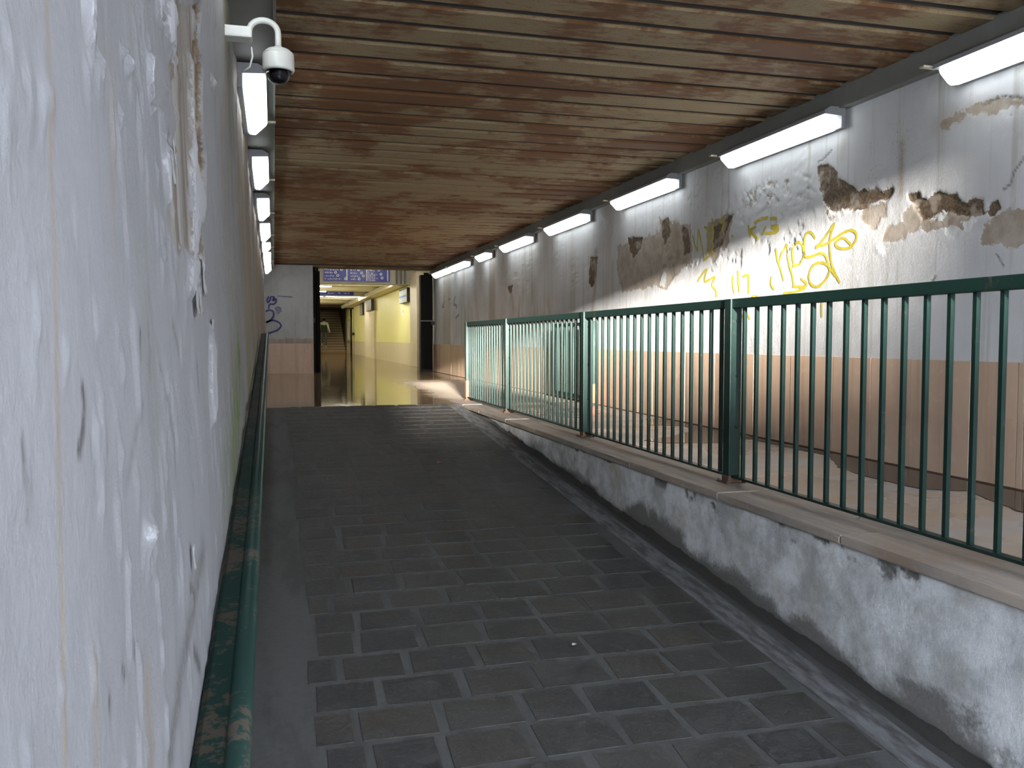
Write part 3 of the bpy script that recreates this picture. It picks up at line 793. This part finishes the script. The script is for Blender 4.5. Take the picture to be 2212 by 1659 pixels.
# ------------------------------------------------------------------ railing between ramp and walkway
XRAIL = 2.53
rl = empty('railing', (XRAIL, 2.06, 0)); tag(rl, 'green steel railing with upright bars along the low wall', 'railing')
POSTS = [2.06, 4.49, 6.92, 9.45, 11.53]
PW = 0.036
post_me = box_mesh('post', -PW, PW, -PW, PW, 0.008, 1.056, 0.004); post_me.materials.append(M_GREEN)
plate_me = box_mesh('base_plate', -0.062, 0.062, -0.06, 0.06, 0.002, 0.012, 0.002); plate_me.materials.append(M_RUST)
foot_me = box_mesh('rusty_foot', -PW-0.003, PW+0.003, -PW-0.003, PW+0.003, 0.008, 0.05, 0.003); foot_me.materials.append(M_RUST)
bolt_me = lathe_mesh('bolt', [(0.009, 0.0), (0.009, 0.008), (0.005, 0.012)], 8); bolt_me.materials.append(M_RUST)
knob_me = lathe_mesh('rivet', [(0.010, 0.0), (0.009, 0.004), (0.004, 0.007)], 10); knob_me.materials.append(M_GREEN)
for y in POSTS:
    p = obj('post', post_me, None, rl, (0, y - 2.06, 0))
    obj('base_plate', plate_me, None, p); obj('rusty_foot', foot_me, None, p)
    for sx in (-1, 1):
        for sy in (-1, 1): obj('bolt', bolt_me, None, p, (sx*0.05, sy*0.049, 0.012))
    for z in (0.93, 0.62, 0.33):
        k = obj('rivet', knob_me, None, p, (0.008, -PW, z)); k.rotation_euler = (math.pi/2, 0, 0)
    if y > 11: obj('primer_patch', box_mesh('primer_patch', -PW-0.002, PW+0.002, -PW-0.002, PW+0.002, 0.05, 0.27, 0.003), M_PRIMER, p)
bar_me = box_mesh('bar', -0.0095, 0.0095, -0.0095, 0.0095, 0.052, 1.012); bar_me.materials.append(M_GREEN)
for y0, y1 in zip(POSTS, POSTS[1:]):
    a, b = y0 + PW - 2.06, y1 - PW - 2.06
    box('top_rail', -0.026, 0.026, a, b, 1.004, 1.056, M_GREEN, rl, 0.004)
    box('bottom_rail', -0.022, 0.022, a, b, 0.040, 0.053, M_GREEN, rl, 0.002)
    n = round((y1 - y0)/0.125) - 1
    stp = (y1 - y0)/(n + 1)
    for i in range(1, n + 1):
        obj('bar', bar_me, None, rl, (0, y0 - 2.06 + i*stp, 0))
# gate leaf folded back against the right wall
gt = empty('folded_gate', (3.82, 10.25, 0)); tag(gt, 'green barred gate leaf folded back against the right wall', 'gate')
gp = obj('post', post_me, None, gt, (0, 0, 0))
obj('base_plate', plate_me, None, gp)
obj('primer_patch', box_mesh('primer_patch', -PW-0.002, PW+0.002, -PW-0.002, PW+0.002, 0.03, 0.27, 0.003), M_PRIMER, gp)
box('top_rail', -0.020, 0.020, 0.06, 1.55, 1.00, 1.04, M_GREEN, gt, 0.003)
box('bottom_rail', -0.020, 0.020, 0.06, 1.55, 0.06, 0.11, M_GREEN, gt, 0.003)
box('stile', -0.020, 0.020, 0.06, 0.10, 0.11, 1.00, M_GREEN, gt, 0.003)
box('stile', -0.020, 0.020, 1.51, 1.55, 0.11, 1.00, M_GREEN, gt, 0.003)
gbar = box_mesh('bar', -0.0095, 0.0095, -0.0095, 0.0095, 0.108, 1.002); gbar.materials.append(M_GREEN)
for i in range(1, 12): obj('bar', gbar, None, gt, (0, 0.08 + i*0.12, 0))

# ------------------------------------------------------------------ handrail on the left wall
hr = empty('handrail', (XL, 0.3, 0)); tag(hr, 'worn green handrail sloping up along the left wall', 'handrail')
def sl(prof, y0, y1, name, mat, smooth=False):
    z = 0.88 + RSL*(y0 - RTOP)
    me = prism_mesh(name, [(x, zz + z) for x, zz in prof], y0 - 0.3, y1 - 0.3, RSL, smooth)
    return obj(name, me, mat, hr)
circ = [(0.123 + 0.022*math.cos(2*math.pi*k/18), 0.004 + 0.023*math.sin(2*math.pi*k/18)) for k in range(18)]
YH1 = 10.9
sl(circ, 0.3, YH1, 'rail_tube', M_GREENW, True)
sl([(0.052, -0.012), (0.110, -0.012), (0.110, 0.010), (0.100, 0.016), (0.062, 0.016), (0.052, 0.010)], 0.3, YH1, 'rail_board', M_BOARDW)
for y in (0.95, 2.6, 4.3, 6.0, 7.7, 9.3, 10.7):
    z = 0.88 + RSL*(y - RTOP)
    br = obj('bracket', tube_mesh('bracket', [(-0.01, y-0.3, z - 0.07), (0.04, y-0.3, z - 0.075), (0.075, y-0.3, z - 0.05), (0.082, y-0.3, z - 0.012)], 0.008, 8), M_GREENW, hr)
    rs = obj('rosette', lathe_mesh('rosette', [(0.028, 0.0), (0.028, 0.006), (0.012, 0.010)], 14), M_GREENW, br, (0.002, y-0.3, z - 0.07)); rs.rotation_euler = (0, math.pi/2, 0)

# ------------------------------------------------------------------ dome camera on its arm
dc = empty('dome_camera', (0.040, 4.15, 1.967)); dc.scale = (0.83, 0.83, 0.83); tag(dc, 'white dome security camera on a gooseneck arm', 'camera')
cap = obj('housing', lathe_mesh('housing', [(0.016, 0.216), (0.022, 0.212), (0.030, 0.205), (0.060, 0.196), (0.080, 0.178), (0.082, 0.172), (0.0795, 0.170), (0.083, 0.166), (0.085, 0.092), (0.082, 0.082), (0.070, 0.078), (0.068, 0.088)]), M_WHITE, dc)
mg, nt, b = new_mat('smoked_dome'); b.inputs['Base Color'].default_value = (0.55, 0.56, 0.6, 1); b.inputs['Roughness'].default_value = 0.02
b.inputs['Transmission Weight'].default_value = 1.0; b.inputs['IOR'].default_value = 1.12
pr = [(0.066*math.cos(a), 0.082 - 0.066*math.sin(a)*1.12) for a in [math.pi/2*k/9 for k in range(9)]] + [(0.004, 0.082 - 0.0735)]
obj('dome', lathe_mesh('dome', pr), mg, dc)
lens = obj('lens_block', lathe_mesh('lens_block', [(0.004, 0.020), (0.028, 0.026), (0.043, 0.048), (0.045, 0.080), (0.030, 0.084)]), M_BLACK, dc)
ln = obj('lens', lathe_mesh('lens', [(0.013, 0), (0.013, 0.012), (0.009, 0.016)], 14), plain('lens_glass', (0.05, 0.05, 0.07), 0.08), lens, (0.0, -0.034, 0.045)); ln.rotation_euler = (math.pi/2 + 0.6, 0, 0)
arm = []
for k in range(13):
    a = math.pi*k/12
    arm.append((-0.075 + 0.075*math.cos(a), 0.0, 0.285 + 0.062*math.sin(a)))
arm = [(0, 0, 0.21), (0, 0, 0.25)] + arm + [(-0.158, 0, 0.265)]
arm[-1] = (-0.155, 0, 0.275)
obj('arm', tube_mesh('arm', arm, 0.0165, 14), M_WHITE, dc)
obj('wall_bracket', box_mesh('wall_bracket', -0.285, -0.135, -0.05, 0.06, 0.235, 0.295, 0.012), M_WHITE, dc)
obj('cable', tube_mesh('cable', [(-0.14, 0.0, 0.20), (-0.135, 0.0, 0.15), (-0.15, 0.02, 0.10), (-0.19, 0.05, 0.08)], 0.005, 8), M_WHITE, dc)

# ------------------------------------------------------------------ signs
def squiggle(parent, name, x0, x1, z, y, h, mat, seed):
    """a line of lettering too small to read: a row of uneven upright strokes"""
    r = random.Random(seed); bm = bmesh.new(); x = x0
    while x < x1:
        w = r.uniform(0.010, 0.020); hh = h*r.choice([0.62, 0.62, 0.66, 1.0, 0.9])
        bm_box(bm, x, x + w, y - 0.003, y, z, z + hh)
        if r.random() < 0.7: bm_box(bm, x, x + w*1.9, y - 0.003, y, z + (0 if r.random() < .5 else hh*0.6), z + hh*0.25 + (0 if r.random() < .5 else hh*0.5))
        x += w*1.9 + r.uniform(0.006, 0.012) + (0.02 if r.random() < 0.1 else 0)
    return obj(name, to_mesh(bm, name), mat, parent)
def disc(parent, name, x, y, z, r, mat):
    bm = bmesh.new(); bmesh.ops.create_cone(bm, cap_ends=True, segments=18, radius1=r, radius2=r, depth=0.004)
    o = obj(name, to_mesh(bm, name), mat, parent, (x, y, z)); o.rotation_euler = (math.pi/2, 0, 0)
    return o
YS = 26.34
sg = empty('direction_sign', (1.45, YS, 2.535)); tag(sg, 'large blue direction sign with white lettering over the corridor', 'sign')
box('frame', -0.03, 1.97, 0.012, 0.055, -0.02, 0.60, M_CONC, sg, 0.005)
box('board', 0.0, 1.94, -0.005, 0.012, 0.0, 0.58, M_BLUE, sg, 0.003)
def lines(x, items, s):
    for i, (L, z, d) in enumerate(items):
        squiggle(sg, 'lettering', x, x + L, z, -0.005, 0.062, M_SIGNW, s + i)
        if d: 
            p = disc(sg, 'pictogram', x + L + d, -0.008, z + 0.035, 0.042, M_SIGNW)
            q = box('arrow', -0.009, 0.009, -0.028, 0.028, 0.0022, 0.004, M_BLUE, p); q.rotation_euler = (0, 0, 0.7)
lines(0.03, [(0.50, 0.035, 0.10), (0.28, 0.125, 0.10), (0.22, 0.215, 0.10), (0.40, 0.305, 0.09), (0.35, 0.41, 0.1)], 100)
lines(0.78, [(0.16, 0.035, 0.09), (0.27, 0.125, 0.11), (0.22, 0.215, 0.11), (0.14, 0.305, 0.1)], 200)
lines(1.30, [(0.22, 0.02, 0), (0.28, 0.075, 0.13), (0.22, 0.13, 0), (0.26, 0.185, 0.12), (0.14, 0.235, 0), (0.20, 0.305, 0.12)], 300)
for x in (0.66, 1.24, 1.86): box('divider', x, x + 0.035, -0.009, -0.004, 0.02, 0.56, M_SIGNW, sg)
s2 = empty('direction_sign', (0.9, 36.93, 2.64)); tag(s2, 'narrow blue sign on the second beam of the corridor', 'sign')
box('board', 0.0, 2.35, 0.0, 0.05, 0.0, 0.15, M_BLUE, s2, 0.004)
for i, (x, L) in enumerate(((1.30, 0.28), (1.72, 0.1), (1.95, 0.22))): squiggle(s2, 'lettering', x, x + L, 0.05, 0.0, 0.06, M_SIGNW, 400 + i)

# wall displays and other things in the corridor
M_SCREEN = glow('lit_screen', (0.30, 0.36, 0.36), 0.25)
M_SCRBLUE = glow('screen_blue_band', (0.08, 0.12, 0.40), 0.25)
def display(y0, y1, z0, z1, x1, label, on):
    t = empty('wall_display', (x1, y0, z0)); tag(t, label, 'display')
    h = z1 - z0; d = y1 - y0
    box('case', -0.13, 0.0, 0, d, 0, h, M_BLACK, t, 0.008)
    box('hood', -0.15, 0.0, -0.01, d + 0.01, h, h + 0.02, M_BOX, t, 0.004)
    s = box('screen', -0.134, -0.129, 0.04*d + 0.02, d - 0.05, 0.05*h, 0.93*h, M_SCREEN if on else M_BOX, t)
    if on: box('blue_band', -0.137, -0.133, 0.08*d, d - 0.06, 0.40*h, 0.55*h, M_SCRBLUE, s)
    return t
display(27.0, 28.7, 1.97, 2.40, XC - 0.02, 'black cased display with a lit screen beside the beige pillar', True)
display(36.5, 38.6, 2.02, 2.46, XC - 0.10, 'black cased display on the grey pilaster', False)
display(41.0, 42.2, 1.95, 2.48, XC - 0.02, 'black cased display on the yellow wall beyond the pilaster', False)
t = empty('notice', (XC - 0.022, 28.75, 1.73)); tag(t, 'small pale round notice on the yellow wall', 'notice')
nd = disc(t, 'plate', 0, 0, 0, 0.10, M_SIGNW); nd.rotation_euler = (0, math.pi/2, 0); nd.scale = (1.5, 2.2, 1.0)
rg = disc(t, 'ring', -0.004, 0, 0, 0.05, plain('faded_red_print', (0.5, 0.3, 0.28))); rg.rotation_euler = (0, math.pi/2, 0)
pp = empty('drain_pipe', (XC - 0.16, 47.0, 0)); tag(pp, 'dark upright pipe on the far yellow wall', 'pipe')
obj('tube', tube_mesh('tube', [(0, 0, 0), (0, 0, 2.42)], 0.05, 12), M_BLACK, pp)
box('top_arm', -0.35, 0.12, -0.06, 0.06, 2.40, 2.47, M_BLACK, pp, 0.005)
box('valve', 0.03, 0.11, -0.50, 0.0, 1.02, 1.16, M_BLACK, pp, 0.01)
ep = empty('electric_box', (XC - 0.035, 49.0, 0.75)); tag(ep, 'narrow grey electric cabinet on the far yellow wall', 'cabinet')
box('body', -0.08, 0.0, 0, 0.9, 0, 1.15, M_CONC, ep, 0.006); box('door', -0.09, -0.08, 0.05, 0.85, 0.05, 1.1, M_BEIGE, ep, 0.004)
# conduits above the pillar, at the cross hall
cd = empty('conduit', (4.02, 26.35, 2.78)); tag(cd, 'grey conduits rising from the beige pillar to the ceiling', 'conduit')
for x in (-0.42, -0.30, -0.18): obj('pipe', tube_mesh('pipe', [(x, 0, -0.30), (x, 0, 0.45)], 0.03, 10), M_BOX, cd)

# ------------------------------------------------------------------ person climbing the stair, seen from behind
def person():
    J = {'pelvis': (0, 0, 0.95), 'waist': (0, -0.01, 1.10), 'chest': (0, 0.02, 1.32), 'neck': (0.0, 0.05, 1.50), 'head': (0, 0.08, 1.60), 'crown': (0, 0.09, 1.72),
         'lsh': (-0.19, 0.03, 1.42), 'lel': (-0.26, 0.02, 1.15), 'lwr': (-0.24, 0.12, 0.93), 'lha': (-0.23, 0.16, 0.86),
         'rsh': (0.19, 0.03, 1.42), 'rel': (0.27, -0.02, 1.15), 'rwr': (0.33, 0.05, 0.93), 'rha': (0.34, 0.08, 0.86),
         'lhip': (-0.10, 0, 0.90), 'lkn': (-0.11, 0.16, 0.56), 'lan': (-0.11, 0.06, 0.25), 'lto': (-0.12, 0.22, 0.20),
         'rhip': (0.10, 0, 0.90), 'rkn': (0.10, 0.05, 0.50), 'ran': (0.10, -0.06, 0.10), 'rto': (0.11, 0.10, 0.045)}
    R = {'pelvis': .15, 'waist': .14, 'chest': .17, 'neck': .065, 'head': .095, 'crown': .075, 'lsh': .08, 'rsh': .08, 'lel': .06, 'rel': .06, 'lwr': .042, 'rwr': .042, 'lha': .045, 'rha': .045,
         'lhip': .10, 'rhip': .10, 'lkn': .07, 'rkn': .07, 'lan': .048, 'ran': .048, 'lto': .04, 'rto': .04}
    Eg = [('pelvis','waist'),('waist','chest'),('chest','neck'),('neck','head'),('head','crown'),('chest','lsh'),('lsh','lel'),('lel','lwr'),('lwr','lha'),('chest','rsh'),('rsh','rel'),('rel','rwr'),('rwr','rha'),
          ('pelvis','lhip'),('lhip','lkn'),('lkn','lan'),('lan','lto'),('pelvis','rhip'),('rhip','rkn'),('rkn','ran'),('ran','rto')]
    names = list(J); idx = {n: i for i, n in enumerate(names)}
    me = bpy.data.meshes.new('body'); me.from_pydata([J[n] for n in names], [(idx[a], idx[b]) for a, b in Eg], [])
    o = bpy.data.objects.new('body', me); COL.objects.link(o)
    sk = o.modifiers.new('skin', 'SKIN')
    for n in names:
        v = me.skin_vertices[0].data[idx[n]]; v.radius = (R[n], R[n]*(0.75 if n in ('chest', 'waist', 'pelvis') else 1.0)); v.use_root = n == 'pelvis'
    ss = o.modifiers.new('sub', 'SUBSURF'); ss.levels = 2; ss.render_levels = 2
    dg = bpy.context.evaluated_depsgraph_get()
    m2 = bpy.data.meshes.new_from_object(o.evaluated_get(dg)); bpy.data.objects.remove(o)
    return m2
pm = person()
pm.name = 'body'
M_SKIN = plain('skin', (0.42, 0.27, 0.20), 0.5)
pm.materials.clear()
mats = [plain('cream_sweater', (0.80, 0.79, 0.70), 0.8), plain('dark_green_vest', (0.03, 0.055, 0.03), 0.8), plain('grey_trousers', (0.16, 0.15, 0.17), 0.8), plain('pale_shoe', (0.7, 0.74, 0.60), 0.6), plain('dark_hair', (0.015, 0.011, 0.01), 0.7), M_SKIN]
for m in mats: pm.materials.append(m)
for p in pm.polygons:
    c = p.center; p.use_smooth = True
    ax = abs(c.x)
    if c.z > 1.56: p.material_index = 4 if c.y < 0.14 or c.z > 1.66 else 5
    elif c.z > 1.34: p.material_index = 0
    elif ax > 0.175 and c.z > 0.92: p.material_index = 0
    elif ax > 0.175 and c.z > 0.7: p.material_index = 5
    elif c.z > 0.88: p.material_index = 1
    elif c.z < 0.14 or (c.x < 0 and c.z < 0.28): p.material_index = 3
    else: p.material_index = 2
pe = empty('person', (2.86, 52.02, 0.30)); tag(pe, 'person in cream sleeves and dark vest climbing the far stair', 'person')
obj('body', pm, None, pe)

# ------------------------------------------------------------------ graffiti (paint on the walls, a millimetre proud)
def ribbon(name, strokes, width, mat, parent, axis, c, out):
    """strokes: lists of 2-D wall coordinates (y,z on an X wall; x,z on a Y wall)"""
    bm = bmesh.new()
    for pts in strokes:
        P = [np.array(p, float) for p in pts]
        Q = []
        for i in range(len(P) - 1):           # Catmull-Rom
            p0 = P[max(i-1, 0)]; p1 = P[i]; p2 = P[i+1]; p3 = P[min(i+2, len(P)-1)]
            for t in np.linspace(0, 1, 7, endpoint=False):
                Q.append(0.5*((2*p1) + (-p0+p2)*t + (2*p0-5*p1+4*p2-p3)*t*t + (-p0+3*p1-3*p2+p3)*t**3))
        Q.append(P[-1]); last = None
        for i, q in enumerate(Q):
            t = Q[min(i+1, len(Q)-1)] - Q[max(i-1, 0)]; L = np.hypot(*t) or 1; n = np.array([-t[1], t[0]])/L
            w = width*(0.5 if i in (0, len(Q)-1) else 1.0)*(0.85 + 0.3*random.random())
            e = []
            for s in (-1, 1):
                a, z = q + n*w*0.5*s
                e.append(bm.verts.new((c, a, z) if axis == 'X' else (a, c + out, z)))
            if last: bm.faces.new((last[0], last[1], e[1], e[0]))
            last = e
    if axis == 'X':
        v = list(bm.verts)
        xs = right_fn(np.array([[q.co.y for q in v]]), np.array([[q.co.z for q in v]]))[0][0]
        for q, x in zip(v, xs): q.co.x = float(x) - 0.0015
    me = to_mesh(bm, name); me.materials.append(mat)
    return obj(name, me, None, parent)
tagw = dict(axis='X', c=XR, out=-0.018)
MOSTA = [W6(s) for s in ([(752,915),(765,990),(785,1050),(800,1110)], [(770,1000),(790,940),(815,890)], [(815,890),(825,980),(850,1080),(860,1140)],
    [(850,1020),(895,1005),(918,945),(900,885),(868,890),(850,940),(858,1010)], [(985,860),(960,825),(932,830),(920,880),(925,960),(960,965),(1020,945),(1050,970),(1070,1050)],
    [(985,920),(1040,855),(1100,765)], [(1098,770),(1070,870),(1078,990),(1100,1060),(1130,1122)], [(1075,1040),(1050,1095),(1000,1142),(958,1125),(948,1075),(970,1020),(1015,1000),(1060,1020),(1105,1085)],
    [(985,905),(1050,890),(1160,820),(1215,815),(1228,860),(1190,912),(1125,915),(1105,885),(1150,855),(1200,900)], [(850,1140),(915,1142),(932,1125),(900,1095)], [(800,1182),(860,1175),(925,1150)], [(745,1160),(725,1130),(728,1080)])]
ribbon('graffiti_tag', MOSTA, 0.022, M_GRAF, wr, **tagw)
KTS = [W6(s) for s in ([(590,780),(596,820),(602,852)], [(635,788),(602,815),(648,866)], [(622,772),(660,745),(705,735)], [(715,742),(758,738)], [(692,785),(680,815),(668,838)], [(768,785),(728,788),(735,800),(765,803),(752,822),(690,828)])]
ribbon('graffiti_tag', KTS, 0.026, M_GRAF, wr, **tagw)
NDIA = [W6(s) for s in ([(262,835),(272,885),(288,935)], [(288,935),(292,870),(298,800)], [(298,800),(315,900),(330,985)], [(330,790),(350,810),(358,880),(340,960)], [(375,740),(378,840),(372,940)], [(325,990),(360,960),(385,925)], [(420,745),(440,760),(430,800),(445,840)],
    [(290,1115),(315,1075),(345,1040),(335,1085),(338,1112),(395,1085),(375,1130),(400,1165),(402,1205)], [(500,1075),(500,1130),(508,1185)], [(530,1045),(532,1110),(538,1175)], [(558,1085),(590,1075),(592,1130),(592,1185)], [(612,1200),(645,1200)], [(492,840),(500,850)])]
ribbon('graffiti_tag', NDIA, 0.024, M_GRAF, wr, **tagw)
LOWT = [W6(s) for s in ([(545,1245),(575,1290),(602,1335)], [(555,1325),(570,1290),(585,1255)], [(1025,1215),(1022,1270),(1022,1325)], [(880,1255),(900,1235)])]
ribbon('graffiti_tag', LOWT, 0.022, M_GRAF, wr, **tagw)
def FW(pts): 
    return [(q[0], q[2]) for q in (on_plane(480 + .2712*x, 480 + .2712*y, 'Y', YF) for x, y in pts)]
BL = [FW(s) for s in ([(372,592),(360,612),(362,638),(380,625),(385,600),(395,590)], [(398,595),(412,598),(405,625),(425,612),(428,635),(410,652),(378,655),(370,690)], [(345,710),(375,700),(405,712),(408,745),(385,780),(350,798),(395,782),(445,795),(468,822),(450,852),(410,872),(365,885)])]
ribbon('graffiti_tag', BL, 0.040, M_GRAFB, wf, 'Y', YF, -0.016)
ribbon('graffiti_tag', [FW(s) for s in ([(420,690),(450,680),(470,695)], [(425,705),(455,700),(472,712)], [(435,725),(460,715)])], 0.05, M_GRAFP, wf, 'Y', YF, -0.016)
ribbon('scratched_line', [FW([(440,588),(500,592),(560,597)])], 0.03, M_GRAFP, wf, 'Y', YF, -0.015)
VIO = [[tuple(on_plane(850 + .08137*x, 560 + .08137*y, 'X', XR)[1:]) for x, y in s] for s in ([(1360,1090),(1330,1180),(1300,1250),(1340,1270)], [(1450,1080),(1520,1040)], [(1640,980),(1600,1180),(1680,1240),(1660,1320)], [(1650,1570),(1740,1460)])]
ribbon('graffiti_tag', VIO, 0.06, M_GRAFP, wr, **tagw)

# curled flakes of paint hanging off the walls
def flake(parent, p, size, axis_out, seed):
    r = random.Random(seed); bm = bmesh.new(); g = []
    for i in range(5):
        row = []
        for j in range(5):
            u = (j/4 - 0.5)*size*(1 - 0.35*i/4)*r.uniform(0.85, 1.15); w = -(i/4)*size*r.uniform(0.9, 1.15)
            o = (0.002 + 0.07*size*(i/4)**2)*axis_out + 0.02*size*r.uniform(-1, 1)*(i > 0)*abs(axis_out)
            row.append(bm.verts.new((o, u, w)))
        g.append(row)
    for i in range(4):
        for j in range(4): bm.faces.new((g[i][j], g[i][j+1], g[i+1][j+1], g[i+1][j]))
    bmesh.ops.solidify(bm, geom=bm.faces[:], thickness=0.002)
    me = to_mesh(bm, 'paint_flake', True)
    return obj('paint_flake', me, M_FLAKE, parent, p)
for i, (x, y, s) in enumerate(((415,575,0.16),(433,560,0.12),(425,610,0.10),(368,300,0.06),(365,330,0.08),(410,1180,0.06),(455,690,0.12))):
    q = LP([(x, y)])[0]; flake(wl, (XL + float(lean(q[1])) + 0.004, q[0], q[1]), s*0.7, 1, 50 + i)

# ------------------------------------------------------------------ puddles and litter
def puddle(label, pts, seed):
    P = [on_plane(x, y, 'Z', 0)[:2] for x, y in pts]
    r = random.Random(seed); Q = []
    for i in range(len(P)):
        a, b = P[i], P[(i+1) % len(P)]
        for t in np.linspace(0, 1, 6, endpoint=False):
            q = a + (b-a)*t; Q.append((min(q[0] + r.uniform(-.008, .008), XR - 0.03), q[1] + r.uniform(-.012, .012)))
    c = np.mean(Q, 0); bm = bmesh.new()
    for k, (s, z) in enumerate(((1.0, 0.0), (0.985, 0.003))):
        pass
    lo = [bm.verts.new((x, y, 0.0005)) for x, y in Q]
    hi = [bm.verts.new((c[0] + (x-c[0])*0.985, c[1] + (y-c[1])*0.99, 0.0035)) for x, y in Q]
    for i in range(len(Q)): bm.faces.new((lo[i], lo[(i+1) % len(Q)], hi[(i+1) % len(Q)], hi[i]))
    bm.faces.new(hi); bmesh.ops.recalc_face_normals(bm, faces=bm.faces[:])
    return tag(obj('puddle', to_mesh(bm, 'puddle'), M_PUDDLE), label, 'puddle', kind='stuff')
puddle('long dark puddle along the right wall behind the nearest railing bars', [(1790,985),(1600,945),(1640,940),(2000,1015),(2300,1078),(2300,1130),(2200,1105),(2090,1062),(1990,1058),(1870,1030),(1810,1010)], 1)
puddle('dark puddle by the right wall behind the second railing panel', [(1395,905),(1450,903),(1600,938),(1600,945),(1560,958),(1440,958),(1390,952),(1440,945),(1500,930),(1480,920),(1400,918)], 2)
def scrap(name, label, cat, px, py, size, mat, plane):
    if plane == 'ramp':
        d = _fw*F_PX + _rt*(px-1106) + _up*(829.5-py); t = (-RSL*RTOP - EYE)/(d[2] - RSL*d[1]); p = _C + d*t; p[2] += 0.009
    else: p = on_plane(px, py, 'Z', 0.006)
    r = random.Random(int(px)); bm = bmesh.new()
    vs = [[bm.verts.new(((i/3-0.5)*size*r.uniform(.8, 1.2), (j/3-0.5)*size*0.8*r.uniform(.7, 1.2), r.uniform(0, 0.35)*size)) for j in range(4)] for i in range(4)]
    for i in range(3):
        for j in range(3): bm.faces.new((vs[i][j], vs[i+1][j], vs[i+1][j+1], vs[i][j+1]))
    bmesh.ops.solidify(bm, geom=bm.faces[:], thickness=0.001)
    return tag(obj(name, to_mesh(bm, name), mat, None, p), label, cat)
M_PAPER = plain('litter_paper', (0.75, 0.75, 0.74), 0.7)
scrap('paper_scrap', 'tiny crumpled white scrap lying on the ramp paving', 'litter', 1240, 1398, 0.022, M_PAPER, 'ramp')
scrap('orange_wrapper', 'tiny orange wrapper lying higher up the ramp', 'litter', 948, 1001, 0.03, plain('orange_foil', (0.55, 0.16, 0.05), 0.5), 'ramp')
scrap('paper_scrap', 'tiny white scrap on the coping under the nearest railing panel', 'litter', 1853, 1119, 0.028, M_PAPER, 'curb')
